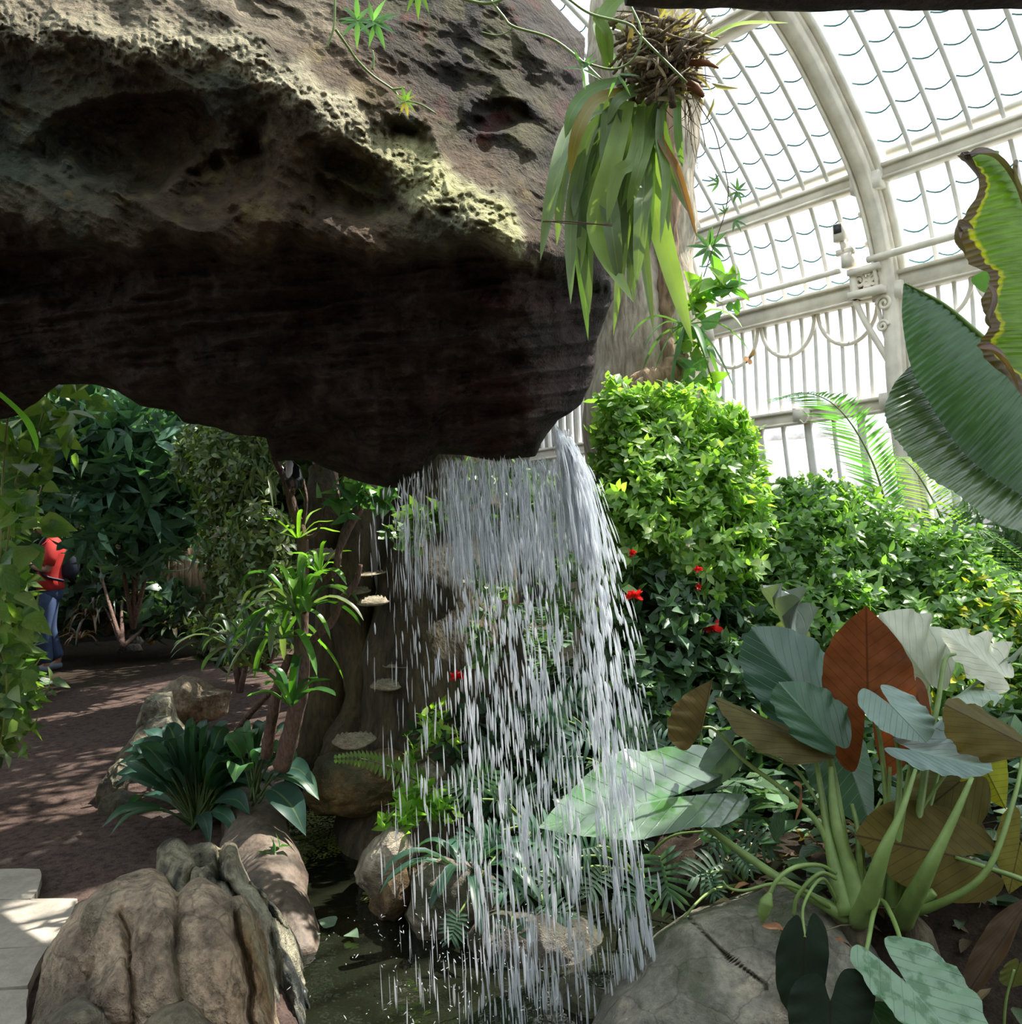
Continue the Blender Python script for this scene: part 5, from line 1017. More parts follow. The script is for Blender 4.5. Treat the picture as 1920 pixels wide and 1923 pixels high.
def philo(label, base, lv, seed):
    rng = np.random.default_rng(seed); t = thing('split_leaf_philodendron', label, 'plant', P(*base))
    for (x0, y0, x1, y1, d, w) in lv:
        B = (x0, y0, d); split_leaf(t, B, (x1, y1, d-.05), w, rng, pal(XC, 1, rng)[0])
        b = MB(); m_ = ((x0+base[0])/2+rng.normal()*10, min(y0, base[1])-10+abs(y0-base[1])*.3, (d+base[2])/2+.02); b.tube(pp([base, m_, B], 14), [.006, .004], 6); b.build('stalk', M['stem'], t)
philo('split-leaf philodendron below the wet elephant ear leaf, inside the falls', (1190, 1640, 3.5), [(1240, 1610, 1262, 1700, 3.35, .62), (1120, 1590, 1050, 1600, 3.35, .6), (1080, 1635, 1010, 1660, 3.3, .6), (1065, 1610, 975, 1560, 3.35, .55), (1130, 1640, 1100, 1690, 3.3, .55), (1150, 1600, 1190, 1560, 3.4, .5), (1330, 1560, 1390, 1600, 3.4, .5), (1210, 1650, 1170, 1720, 3.2, .5), (990, 1640, 985, 1700, 3.3, .6)], 1)
philo('split-leaf philodendron above the dark boulder, left part of the falls', (1000, 1560, 3.6), [(890, 1500, 850, 1460, 3.45, .6), (880, 1480, 930, 1440, 3.5, .55), (930, 1500, 1000, 1490, 3.45, .5), (960, 1600, 905, 1570, 3.4, .5), (960, 1740, 975, 1830, 3.1, .6), (860, 1720, 845, 1770, 3.1, .6), (1020, 1700, 1075, 1730, 3.2, .5), (940, 1560, 860, 1580, 3.4, .4), (985, 1650, 925, 1680, 3.2, .5)], 2)
philo('split-leaf philodendron behind the right edge of the falls', (1170, 1480, 3.9), [(1170, 1400, 1235, 1380, 3.7, .6), (1150, 1410, 1200, 1350, 3.8, .5), (1040, 1330, 1110, 1300, 3.8, .5), (1060, 1350, 1000, 1330, 3.8, .5), (1140, 1380, 1060, 1390, 3.7, .5), (1030, 1420, 1090, 1440, 3.7, .5), (1230, 1390, 1290, 1420, 3.8, .5)], 3)
philo('split-leaf philodendron in the shade left of the elephant ear stalks', (1400, 1660, 3.2), [(1380, 1600, 1420, 1640, 3.1, .5), (1360, 1620, 1290, 1650, 3.2, .5), (1400, 1560, 1460, 1600, 3.2, .5), (1345, 1580, 1400, 1500, 3.3, .5), (1265, 1745, 1290, 1800, 2.85, .45), (1330, 1640, 1350, 1690, 3.1, .5)], 4)
# fern and small plants on the pond rocks
fn = thing('fern', 'fine fern frond reaching left over the water from the pond rocks', 'fern', P(820, 1480, 3.9))
b = MB(); rach = pp([(820, 1480, 3.9), (780, 1465, 3.8), (730, 1440, 3.75), (680, 1425, 3.7), (632, 1425, 3.7)], 26); b.tube(rach, [.004, .001], 5, col=(.6, .3, .2)); b.build('stalk', M['stem_dark'], fn)
b = MB(); k = np.arange(3, 26); T = nrm(np.gradient(rach, axis=0)[k]); sd = np.array([0, .2, 1.])
for sg in (-1, 1): leaves(b, rach[k], T*.35+sd*sg, np.tile([0, -1., .3], (len(k), 1)), .055*np.linspace(1.5, .35, len(k)), .018, (.13, .24, .04), 'lance', 4, .1)
b.build('fronds', L_['dark'], fn)
spray('pond_plant', 'bright sunlit sprig on the pond rock left of the falls', 'plant', [(800, 1520, 3.7, .10, .06, .06, 26), (745, 1540, 3.6, .05, .04, .05, 10), (780, 1495, 3.75, .05, .05, .04, 10)], [(.28, .48, .08), (.2, .4, .06)], .06, .035, 4, 201, mat='shrub', shape='heart')
spray('pond_plant', 'yellow-green upright sprig in front of the fungus trunk, in the falls', 'plant', [(822, 1380, 3.9, .06, .04, .08, 14), (770, 1425, 3.9, .05, .03, .02, 6)], [(.30, .45, .08), (.14, .3, .05)], .07, .028, 4, 202, mat='shrub', shape='lance', stems=[((822, 1440, 3.9), [(822, 1370, 3.9)], .006)])
rosette('grass_clump', 'arching strap-leaved clump over the brown boulder inside the falls', 'plant', (880, 1640, 3.35), 16, .32, .045, BLUE, 203, mat='strap', el=(.9, 1.6), droop=.5)
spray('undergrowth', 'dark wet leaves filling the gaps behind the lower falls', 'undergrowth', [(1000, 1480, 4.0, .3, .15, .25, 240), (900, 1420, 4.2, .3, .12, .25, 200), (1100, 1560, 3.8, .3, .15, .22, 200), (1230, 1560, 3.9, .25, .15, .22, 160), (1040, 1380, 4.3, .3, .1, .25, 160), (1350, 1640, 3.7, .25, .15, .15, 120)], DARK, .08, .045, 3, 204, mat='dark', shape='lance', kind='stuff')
spray('pond_plant', 'two small heart-shaped leaves on stalks by the log, over the water', 'plant', [(508, 1610, 3.75, .03, .03, .05, 5), (515, 1650, 3.7, .05, .03, .01, 3)], [(.07, .22, .07)], .075, .05, 2, 205, mat='dark', shape='heart')
# duckweed and floating leaves
rng = np.random.default_rng(5); c = []
for (x, y, r) in ((600, 1545, .16), (640, 1560, .16), (575, 1530, .12), (660, 1575, .12), (620, 1590, .10), (700, 1680, .05), (560, 1620, .04)):
    g0 = G(x, y, -.105); n = int(2600*r); a = rng.random(n)*6.28; q = np.sqrt(rng.random(n))*r; c.append(np.c_[g0[0]+q*np.cos(a)*.9, g0[1]+q*np.sin(a)*1.6, np.full(n, -.104)+rng.random(n)*.003])
c = np.concatenate(c); mb = MB(); a = rng.random(len(c))*6.28
leaves(mb, c, np.c_[np.cos(a), np.sin(a), 0*a], np.tile([0, 0, 1.], (len(c), 1)), .014, .012, pal([(.30, .32, .06), (.20, .26, .05)], len(c), rng), 'oval', 3, 0, 0)
tag(mb.build('duckweed', L_['dark']), 'yellow-green duckweed floating on the pond near the trunk', 'duckweed', kind='stuff')
for k, (x, y, L, a, lab) in enumerate(((628, 1738, .085, 2.6, 'curled heart-shaped leaf floating on the dark water, left of the other'), (655, 1752, .07, 5.4, 'small grey heart-shaped leaf floating on the dark water, right of the curled one'), (578, 1762, .05, .5, 'tiny green leaf floating near the craggy boulder'))):
    g0 = G(x, y, -.095); mb = MB(); leaves(mb, g0[None], np.array([[cos(a), sin(a), .25]]), np.array([[0, -.3, 1.]]), L, L*.85, (.20, .30, .20), 'heart', 9, .2, .2); tag(mb.build('floating_leaf', L_['dark'], loc=g0), lab, 'leaf', 'leaves floating on the pond')

# ================================================================== HANGING STRAP-LEAF PLANT
hp = thing('hanging_plant', 'big epiphyte with long hanging strap leaves and dry roots beside the rock', 'plant', P(1225, 110, 1.9))
SG = [(.19, .29, .095), (.15, .26, .085), (.24, .34, .11), (.16, .23, .10)]
HL = [  # base, mid, tip, width px, colour index / own colour
 ([(1150, 200), (1080, 230), (1045, 330), (1015, 490)], 26), ([(1160, 190), (1095, 230), (1060, 330), (1046, 462)], 22), ([(1150, 210), (1105, 260), (1075, 400), (1072, 572)], 24),
 ([(1160, 190), (1120, 250), (1090, 380), (1105, 640)], 30), ([(1170, 200), (1140, 290), (1100, 400), (1108, 590)], 34), ([(1180, 190), (1150, 300), (1120, 440), (1190, 568)], 34), ([(1185, 200), (1170, 290), (1165, 400), (1160, 510)], 32),
 ([(1200, 180), (1180, 280), (1170, 380), (1192, 572)], 36), ([(1210, 190), (1195, 300), (1175, 420), (1152, 632)], 22), ([(1215, 190), (1205, 290), (1205, 430), (1228, 628)], 22), ([(1225, 190), (1212, 300), (1195, 420), (1180, 560)], 28),
 ([(1240, 180), (1215, 290), (1238, 420), (1302, 650)], 40), ([(1250, 170), (1225, 240), (1200, 320), (1178, 400)], 22), ([(1255, 170), (1235, 230), (1250, 330), (1256, 435)], 18), ([(1275, 170), (1272, 215), (1275, 270), (1282, 315)], 14),
 ([(1265, 170), (1240, 220), (1262, 320), (1293, 400)], 22), ([(1180, 170), (1120, 190), (1085, 250), (1070, 330)], 22), ([(1170, 150), (1110, 170), (1075, 210), (1062, 260)], 20), ([(1150, 170), (1115, 300), (1085, 360), (1078, 408)], 18), ([(1205, 200), (1190, 300), (1160, 330), (1140, 420)], 24),
 ([(1230, 190), (1222, 260), (1222, 350), (1220, 470)], 16), ([(1195, 160), (1150, 200), (1140, 240), (1130, 330)], 22), ([(1140, 130), (1130, 60), (1150, 10), (1200, -20)], 26), ([(1150, 130), (1145, 70), (1120, 30), (1128, 15)], 14), ([(1160, 120), (1140, 90), (1130, 45), (1180, 60)], 26),
 ([(1235, 150), (1200, 170), (1160, 190), (1140, 235)], 18), ([(1245, 165), (1238, 260), (1250, 330), (1240, 460)], 16), ([(1160, 205), (1140, 330), (1150, 430), (1165, 540)], 30), ([(1180, 215), (1175, 330), (1185, 430), (1188, 500)], 30), ([(1195, 215), (1210, 330), (1205, 400), (1195, 540)], 28), ([(1135, 220), (1090, 290), (1092, 420), (1088, 520)], 24)]
rng = np.random.default_rng(12)
for k, (pth, w) in enumerate(HL):
    d0 = 1.88+.10*rng.random(); mb = MB(); col = pal(SG, 1, rng)[0] if k != 16 else (.28, .22, .05)
    strap(mb, [P(x, y, d0-.06*i/3+.02*rng.normal()) for i, (x, y) in enumerate(pth)], w*1.9/FPX*1.15, col, 18, .35, nrml=(0.2*rng.normal(), -1, .25)); mb.build('leaf', L_['strap'], hp)
mb = MB(); strap(mb, [P(1310, 95, 1.9), P(1345, 65, 1.88), P(1395, 45, 1.85), P(1482, 43, 1.8)], .021, (.45, .62, .06), 16, .2, nrml=(0, -.8, .6)); o = mb.build('leaf', L_['strap'], hp); o['label'] = 'bright yellow-green leaf pointing right'
mb = MB(); strap(mb, [P(1245, 200, 1.9), P(1240, 260, 1.88), P(1275, 330, 1.86), P(1310, 450, 1.85)], .017, (.30, .14, .05), 18, .6, nrml=(0, -1, .2)); o = mb.build('leaf', L_['strap'], hp); o['label'] = 'withered brown leaf'
# dry root mass
rng = np.random.default_rng(14); b = MB()
for k in range(330):
    x, y = 1240+rng.normal()*32, 105+rng.normal()*36; L = rng.uniform(20, 70); a = rng.normal(.9, .7); dd = 1.9+rng.normal()*.035
    x1, y1 = x+cos(a)*L*.9, y-sin(a)*L*.3+rng.normal()*14; b.tube(pp([(x-cos(a)*L*.6, y+sin(a)*L*.5, dd), (x, y, dd-.02), (x1, y1, dd+rng.normal()*.02)], 8), [.0035, .003, .0008] if k % 4 else [.008, .007, .001], 5, col=np.array([1, .95, .85])*rng.uniform(.5, 1.3))
tag(b.build('root_mass', M['roots'], hp), None, None)
b = MB(); C = P(1240+rng.normal(size=170)*34, 110+rng.normal(size=170)*38, 1.9+rng.normal(size=170)*.03); T = nrm(np.array([.8, 0, .1])+rng.normal(size=(170, 3))*.6); leaves(b, C, T, rdir(170, rng), .055*(.5+rng.random(170)), .012, pal([(.32, .24, .12), (.22, .15, .08), (.42, .35, .2)], 170, rng), 'lance', 5, .8, .1); b.build('dry_sheaths', L_['dark'], hp)
for pth, w in (([(1270, 78, 1.88), (1300, 72, 1.86), (1330, 78, 1.85), (1348, 76, 1.85)], (22, 24, 6)), ([(1290, 118, 1.88), (1325, 118, 1.86), (1350, 128, 1.85)], (16, 12, 3)), ([(1280, 150, 1.9), (1305, 165, 1.9), (1322, 182, 1.9)], (26, 20, 6))):
    X = pp(pth, 14); b = MB(); b.tube(X, np.array(w)*.5*1.87/FPX, 10, rough=.3); b.build('bulb', M['dry'] if w[0] != 22 else mat_plain('bulb_skin', (.22, .20, .07), .6), hp)
b = MB(); rng = np.random.default_rng(3)
for k in range(16):
    x, y = 1290+rng.normal()*14, 150+rng.normal()*25; b.tube(pp([(x, y, 1.9), (x+rng.normal()*14, y+40, 1.9), (x+18+rng.normal()*18, y+90+rng.normal()*30, 1.9)], 10), [.0012, .0006], 4)
b.build('thin_roots', M['twig'], hp)
b = MB(); b.tube(pp([(1206, -120, 1.93), (1210, -20, 1.93), (1218, 60, 1.93), (1226, 110, 1.92)], 14), [.03, .028, .022], 12, rough=.3); tag(b.build('hanging_branch', M['wood_beam']), 'dark dead branch that holds the hanging plant at the top', 'branch')
b = MB(); b.tube(pp([(985, 395, 1.98), (1010, 414, 1.85), (1070, 416, 1.8), (1150, 424, 1.82)], 20), .0012, 5); b.tube(pp([(1008, 412, 1.85), (1070, 420, 1.8), (1150, 421, 1.82)], 20), .001, 5); tag(b.build('twisted_wire', mat_plain('rusty_wire', (.10, .05, .03), .7)), 'thin rusty twisted wire across the hanging leaves', 'wire')

# passion vines in front of the rock
PV = [(.14, .27, .14), (.12, .25, .12)]
def palmate(parent, c, L, ang, seed, cols=PV, n=5, spread=2.2, w=.22, sag=.2):
    rng = np.random.default_rng(seed); c = P(*c); mb = MB()
    for k in range(n):
        a = ang+(k-(n-1)/2)*spread/(n-1); d = RT*cos(a)+UP*sin(a)-FW*rng.uniform(.0, .4)
        l = L*(1-.12*abs(k-(n-1)/2)); leaves(mb, c[None], d[None], (-FW+UP*.4)[None], l, l*w, pal(cols, 1, rng), 'lance', 9, .2, sag)
    return mb.build('leaf', L_['shrub'], parent)
v1 = thing('passion_vine', 'passion vine trailing down over the pale crust of the rock at the top', 'climbing plant', P(630, 30, 1.75))
b = MB()
for a in ([(628, -60, 1.75), (629, 0, 1.75), (627, 50, 1.75), (614, 90, 1.75)], [(630, 55, 1.75), (655, 90, 1.78), (670, 112, 1.8), (700, 142, 1.83), (738, 168, 1.85), (755, 186, 1.85), (790, 196, 1.85), (820, 214, 1.85)], [(738, 168, 1.85), (760, 165, 1.85)], [(700, 130, 1.8), (702, 110, 1.8), (700, 95, 1.8)]): b.tube(pp(a, 24), [.0028, .0018], 6)
b.build('stem', M['stem'], v1)
for (c, L, a, sd) in (((672, 40, 1.72), .052, -1.6, 1), ((672, 38, 1.72), .05, 1.6, 2), ((700, 40, 1.71), .055, .3, 3), ((706, 44, 1.71), .052, -1.2, 4)): palmate(v1, c, L, a, sd, spread=2.9)
palmate(v1, (762, 190, 1.84), .034, 1.8, 5, [(.35, .40, .08), (.2, .35, .08)], spread=2.6); palmate(v1, (762, 192, 1.84), .034, -1.4, 6, [(.40, .30, .08), (.25, .35, .08)], spread=2.6)
v2 = thing('passion_vine', 'thin bare vine crossing from the top of the rock to the hanging plant', 'climbing plant', P(1000, 80, 1.8))
b = MB()
for a, r in (([(870, -2, 1.8), (905, 6, 1.8), (930, 4, 1.8), (950, -5, 1.8)], .003), ([(915, -8, 1.8), (945, 30, 1.8), (965, 50, 1.8), (1035, 72, 1.8), (1090, 112, 1.78), (1130, 150, 1.75)], .0026), ([(1060, -8, 1.78), (1110, 26, 1.78), (1180, 45, 1.75), (1205, 70, 1.75), (1290, 155, 1.75)], .0026), ([(965, 50, 1.8), (950, 62, 1.8), (930, 66, 1.8), (905, 60, 1.8)], .0012), ([(1180, 0, 1.76), (1205, 60, 1.74), (1190, 110, 1.74), (1150, 130, 1.74), (1090, 115, 1.74)], .0022)): b.tube(pp(a, 30), r, 6)
b.build('stem', M['stem'], v2)
palmate(v2, (785, -20, 1.78), .062, -1.55, 9, [(.14, .25, .05)], n=3, spread=.9, w=.2)
for c, L, a, sd in (((1094, 130, 1.74), .045, 2.0, 1), ((1094, 130, 1.74), .045, -.4, 2), ((1160, 140, 1.73), .05, -1.0, 3)): palmate(v2, c, L, a, sd, n=3, spread=2.0, w=.14)
v3 = thing('passion_vine', 'delicate vine with small leaves hanging below the root mass, against the glasshouse', 'climbing plant', P(1350, 330, 2.1))
b = MB()
for a in ([(1262, 110, 1.93), (1315, 200, 2.05), (1340, 240, 2.1), (1352, 280, 2.1), (1368, 350, 2.1), (1362, 400, 2.1), (1345, 450, 2.1), (1322, 520, 2.1)], [(1368, 350, 2.1), (1385, 360, 2.1)], [(1300, 180, 2.1), (1318, 240, 2.1), (1325, 275, 2.1)]): b.tube(pp(a, 26), .0013, 5)
b.build('stem', M['twig'], v3)
for c, L, a, sd in (((1385, 358, 2.1), .035, 1.2, 1), ((1385, 360, 2.1), .035, -1.6, 2), ((1350, 345, 2.1), .035, 2.9, 3), ((1380, 415, 2.1), .035, -.7, 4), ((1330, 465, 2.1), .055, 2.6, 5), ((1335, 462, 2.1), .055, .4, 6), ((1330, 470, 2.1), .05, -1.6, 7), ((1362, 400, 2.1), .025, 2.2, 8)): palmate(v3, c, L, a, sd, [(.12, .24, .12)], spread=2.2, n=4)
v4 = spray('creeper', 'leafy climber on the right side of the pale trunk beside the lamp', 'climbing plant', [(1320, 640, 5.4, .05, .05, .35, 22), (1350, 545, 5.4, .08, .05, .12, 12), (1310, 730, 5.3, .10, .05, .06, 8)], [(.12, .28, .07), (.2, .32, .06)], .14, .09, 2, 301, mat='shrub', shape='heart', rows=6)
rosette('grass_clump', 'narrow-leaved tuft growing on the pale trunk above the knot', 'plant', (1290, 610, 5.3), 14, .34, .03, [(.12, .24, .1), (.16, .3, .12)], 302, mat='strap', el=(1.2, 2.9), droop=.6)

# ================================================================== BANANA LEAVES, PALMS
def sheet(name, Lf, Rt, mat, parent, col=(1, 1, 1), n=90, q=22, ripple=.006, rf=40, cup=0., jag=.0, seed=0, label=None):
    A = pp(Lf, n); B = pp(Rt, n); s = np.linspace(0, 1, q)[None, :, None]; X = A[:, None]*(1-s)+B[:, None]*s
    nn = nrm(np.cross(A[-1]-A[0], B[n//2]-A[n//2])); nn = nn if np.dot(nn, CAM-A[0]) > 0 else -nn
    t = np.linspace(0, 1, n)[:, None]; ss = s[..., 0]; w = np.linalg.norm(B-A, axis=1)[:, None]
    X = X+nn*(cup*w*(4*ss*(1-ss))+ripple*np.sin(t*rf*2*pi+ss*2)*np.minimum(1, 6*ss+.2))[..., None]
    if jag:
        j = fbm(np.stack([t[:, 0]*14, t[:, 0]*0, t[:, 0]*0+seed], -1), 4, seed)*jag+fbm(np.stack([t[:, 0]*60, t[:, 0]*0, t[:, 0]*0+seed], -1), 2, seed)*jag*.35
        X = X+(A-B)[:, None]*(j[:, None]*(1-ss)**2)[..., None]
    i = np.arange(n-1)[:, None]*q; k = np.arange(q-1)[None]; Q = np.stack([i+k, i+k+1, i+q+k+1, i+q+k], -1).reshape(-1, 4)
    lu = np.zeros((n, q, 3)); lu[..., 0] = 1-ss; lu[..., 1] = t; mb = MB(); mb.add(X.reshape(-1, 3), Q, col=col, luv=lu.reshape(-1, 3)); o = mb.build(name, L_[mat], parent)
    if label: o['label'] = label
    return o
bp_ = thing('banana_plant', 'banana plant leaves, green with torn brown edges, reaching in at the right edge', 'plant', P(2050, 1250, 2.6))
sheet('leaf', [(1697, 534, 2.6), (1695, 600, 2.58), (1712, 690, 2.56), (1748, 760, 2.54), (1800, 838, 2.52), (1850, 885, 2.5), (1920, 930, 2.5), (2000, 980, 2.5)], [(1706, 532, 2.62), (1770, 572, 2.62), (1830, 622, 2.62), (1890, 670, 2.6), (1940, 700, 2.6), (1990, 760, 2.6), (2040, 840, 2.6), (2090, 960, 2.6)], 'banana', bp_, (.085, .145, .105), ripple=.004, rf=34, cup=.05, label='broad blue-green leaf in the middle')
sheet('leaf', [(1800, 292, 2.35), (1838, 330, 2.35), (1828, 385, 2.35), (1790, 440, 2.34), (1822, 490, 2.34), (1862, 520, 2.33), (1850, 570, 2.32), (1862, 620, 2.3), (1838, 655, 2.3), (1905, 720, 2.3), (1960, 800, 2.3)], [(1875, 285, 2.4), (1905, 330, 2.4), (1925, 380, 2.4), (1945, 430, 2.4), (1960, 480, 2.4), (1970, 530, 2.4), (1980, 580, 2.4), (1990, 630, 2.4), (2000, 680, 2.4), (2010, 740, 2.4), (2020, 820, 2.4)], 'banana_torn', bp_, (.17, .26, .035), ripple=.004, rf=30, cup=.08, jag=.10, seed=5, label='bright green leaf with tattered brown edge')
sheet('leaf', [(1706, 690, 2.7), (1672, 735, 2.6), (1666, 790, 2.52), (1690, 835, 2.48), (1728, 880, 2.46), (1790, 925, 2.46), (1860, 975, 2.46), (1940, 1010, 2.46)], [(1716, 688, 2.82), (1752, 730, 2.84), (1778, 775, 2.86), (1800, 815, 2.86), (1830, 850, 2.86), (1870, 880, 2.84), (1920, 900, 2.82), (1990, 930, 2.8)], 'banana_shiny', bp_, (.15, .20, .12), ripple=.010, rf=30, cup=.14, jag=.05, seed=7, label='shiny lower leaf')
sheet('leaf', [(1845, 510, 2.7), (1828, 520, 2.7), (1826, 530, 2.7), (1840, 545, 2.7)], [(1880, 500, 2.72), (1885, 520, 2.72), (1885, 540, 2.72), (1870, 560, 2.72)], 'banana', bp_, (.14, .26, .06), ripple=.0)
for a, w, c in (([(1812, 300, 2.33), (1838, 290, 2.33), (1872, 300, 2.34), (1905, 345, 2.36), (1925, 400, 2.38)], .03, (.14, .09, .08)), ([(1842, 340, 2.33), (1815, 300, 2.33), (1808, 285, 2.32), (1850, 288, 2.32)], .022, (.10, .065, .06)), ([(1912, 300, 2.34), (1902, 315, 2.34), (1912, 350, 2.35), (1935, 380, 2.36)], .02, (.2, .15, .13)), ([(1830, 430, 2.32), (1798, 425, 2.32), (1795, 450, 2.31), (1815, 480, 2.31)], .03, (.14, .09, .08)), ([(1855, 530, 2.31), (1862, 560, 2.3), (1850, 600, 2.3), (1862, 618, 2.3)], .025, (.15, .09, .07)), ([(1836, 652, 2.28), (1862, 660, 2.28), (1890, 690, 2.28), (1915, 735, 2.28)], .03, (.16, .08, .06))):
    b = MB(); strap(b, [P(*q) for q in a], w, c, 20, .9, nrml=(.2, -1, .3), twist=1.2, shape='oval'); b.build('dry_edge', L_['dark'], bp_)
b = MB(); b.tube(pp([(1700, 532, 2.6), (1770, 570, 2.62), (1832, 622, 2.62), (1905, 690, 2.62), (1990, 790, 2.62), (2060, 950, 2.62), (2070, 1250, 2.62)], 40), [.003, .008, .014, .02], 8); b.build('midrib', M['stem'], bp_)
def frond(parent, pts, L0, n=46, seed=0, col=(.14, .30, .07), w=.010, ang=.9, drop=.3):
    X = pp(pts, n); b = MB(); b.tube(X, [.008, .002], 6); b.build('midrib', M['stem'], parent); T = nrm(np.gradient(X, axis=0)); sd = nrm(np.cross(T, [0, 0, 1.])); rng = np.random.default_rng(seed); mb = MB(); tt = np.linspace(0, 1, n); l = L0*np.sin(pi*(.12+.83*tt))**.7
    for sg in (-1, 1):
        d = T*ang+sd*sg+np.array([0, 0, -drop])+rng.normal(size=X.shape)*.05; leaves(mb, X[3:], d[3:], np.cross(sd, T)[3:]*1., l[3:], w, pal([col], n-3, rng), 'lance', 5, .3, .12)
    return mb.build('leaflets', L_['palm'], parent)
cy = thing('cycad', 'cycad frond arching up and over in front of the lower white beam', 'palm', P(1672, 1010, 5.6))
frond(cy, [(1676, 1000, 5.6), (1662, 940, 5.55), (1640, 870, 5.5), (1602, 800, 5.4), (1560, 755, 5.3), (1510, 738, 5.2), (1455, 748, 5.1)], .27, 60, 1, col=(.10, .24, .10), w=.016, ang=.7, drop=.05)
for k, (pts, L0, lab) in enumerate((([(1790, 1080, 6.0), (1770, 980, 5.9), (1730, 900, 5.8), (1695, 862, 5.7), (1660, 855, 5.6)], .30, 'bright palm frond right of the cycad, in front of the glass'),
    ([(1960, 1080, 5.6), (1880, 1020, 5.5), (1820, 990, 5.4), (1760, 1000, 5.3)], .35, 'palm frond under the lowest banana leaf'), ([(1990, 1000, 5.8), (1900, 940, 5.8), (1840, 905, 5.7), (1780, 915, 5.6)], .34, 'palm frond behind the shiny banana leaf'),
    ([(1980, 1160, 5.4), (1900, 1080, 5.3), (1840, 1050, 5.2), (1780, 1060, 5.1)], .34, 'palm frond spreading over the bush at the right'), ([(1980, 1220, 5.3), (1930, 1120, 5.2), (1890, 1070, 5.1), (1850, 1070, 5.0)], .34, 'darkest palm frond low at the right edge'))):
    t = thing('palm_frond', lab, 'palm', P(*pts[0])); frond(t, pts, L0, 50, 10+k, col=[(.22, .38, .08), (.10, .20, .07), (.12, .24, .08), (.06, .14, .06), (.06, .13, .06)][k])
for lab, c, rx, n, sd in (('dense greenery behind the palm fronds at the right edge', [(1880, 1060, 6.3, .5, .4, .45, 340), (1960, 1120, 6.0, .5, .4, .5, 300), (1800, 1100, 6.4, .4, .3, .3, 200)], 0, 0, 311),):
    spray('bush', lab, 'shrub', c, MID, .16, .03, 4, sd, mat='dark', shape='lance')

# red flowers, butterfly
for k, (x, y, d, r, lab) in enumerate(((1190, 1120, 3.9, .042, 'brightest red flower at the right edge of the falls'), (860, 1272, 4.0, .042, 'red flower seen through the left half of the falls'), (1188, 1040, 4.2, .026, 'small red flower above the brightest one'), (1311, 1070, 4.3, .024, 'small narrow red flower in the bush, upper of two'), (1312, 1102, 4.3, .02, 'small red flower in the bush, lower of two'), (1340, 1180, 4.3, .05, 'faint red bloom deep in the bush above the elephant ear'))):
    c = P(x, y, d); rng = np.random.default_rng(k); t = thing('red_flower', lab, 'flower', c-[0, 0, .05], 'red flowers around the falls'); mb = MB(); n = 14
    T = nrm(rng.normal(size=(n, 3))*[1, .6, .6]+[0, -.3, .25]); leaves(mb, np.tile(c, (n, 1)), T, rdir(n, rng), r*(.8+.3*rng.random(n)), r*.6, (.80, .03, .025), 'oval', 6, .3, .3, wave=.06); mb.build('petals', mat_leaf('red_petal', trans=.3, veins=1, vwidth=.0001, vamt=0, tcol=(1.2, 1, 1)) if k == 0 else bpy.data.materials['red_petal'], t)
    b = MB(); b.tube(smooth_path([c, c+[0.002, .01, -.05], c+[.0, .02, -.10]], 8), [.003, .002], 5); b.build('stalk', M['stem_dark'], t)
bf = thing('butterfly', 'small orange-brown butterfly in flight in front of the white window bars', 'butterfly', P(1408, 672, 5.0))
b = MB(); b.tube(pp([(1402, 682, 5.0), (1408, 672, 5.0), (1414, 662, 5.0)], 8), [.003, .006, .003], 8); b.build('body', M['dark_iron'], bf)
for T, N, L, c in (((.5, -.3, .7), (.7, -.6, -.2), .055, (.30, .14, .08)), ((-.6, -.3, -.3), (.2, -.9, .5), .045, (.55, .26, .10)), ((-.2, -.5, -.8), (.5, -.7, .3), .05, (.60, .30, .14))):
    b = MB(); leaves(b, P(1408, 672, 5.0)[None], np.array([T]), np.array([N]), L, L*.9, c, 'oval', 8, .1, .05); b.build('wing', L_['dark'], bf)

# ================================================================== PERSON
pf = G(92, 1262); PB = np.array([pf[0], pf[1], .0]); pfw = nrm(np.array([-.86, -.42, 0])); plf = np.array([pfw[1], -pfw[0], 0]); plf = plf if plf[1] < 0 else -plf
PSC = 1.04
def H(f, l, z): return PB+(pfw*(f-.10*z+.02)+plf*l)*PSC+np.array([0, 0, z*PSC])
def skin(name, pts, edges, rad, mat, parent, sub=2, smooth=True):
    me = bpy.data.meshes.new(name); loc = np.array(parent['_o']); me.from_pydata([tuple(H(*p)-loc) for p in pts], edges, []); me.update()
    o = bpy.data.objects.new(name, me); SC.collection.objects.link(o); o.parent = parent; me.materials.append(mat)
    m_ = o.modifiers.new('skin', 'SKIN'); m_.use_smooth_shade = True
    if not me.skin_vertices: pass
    for i, r in enumerate(rad):
        sv = me.skin_vertices[0].data[i]; sv.radius = (r, r) if np.isscalar(r) else r; sv.use_root = (i == 0)
    sb = o.modifiers.new('sub', 'SUBSURF'); sb.levels = sb.render_levels = sub
    return o
pe = thing('person', 'person in a red t-shirt and blue jeans, head bowed over a camera, on the path', 'person', PB)
skin_m = mat_plain('skin', (.46, .24, .17), .5, noise=.08)
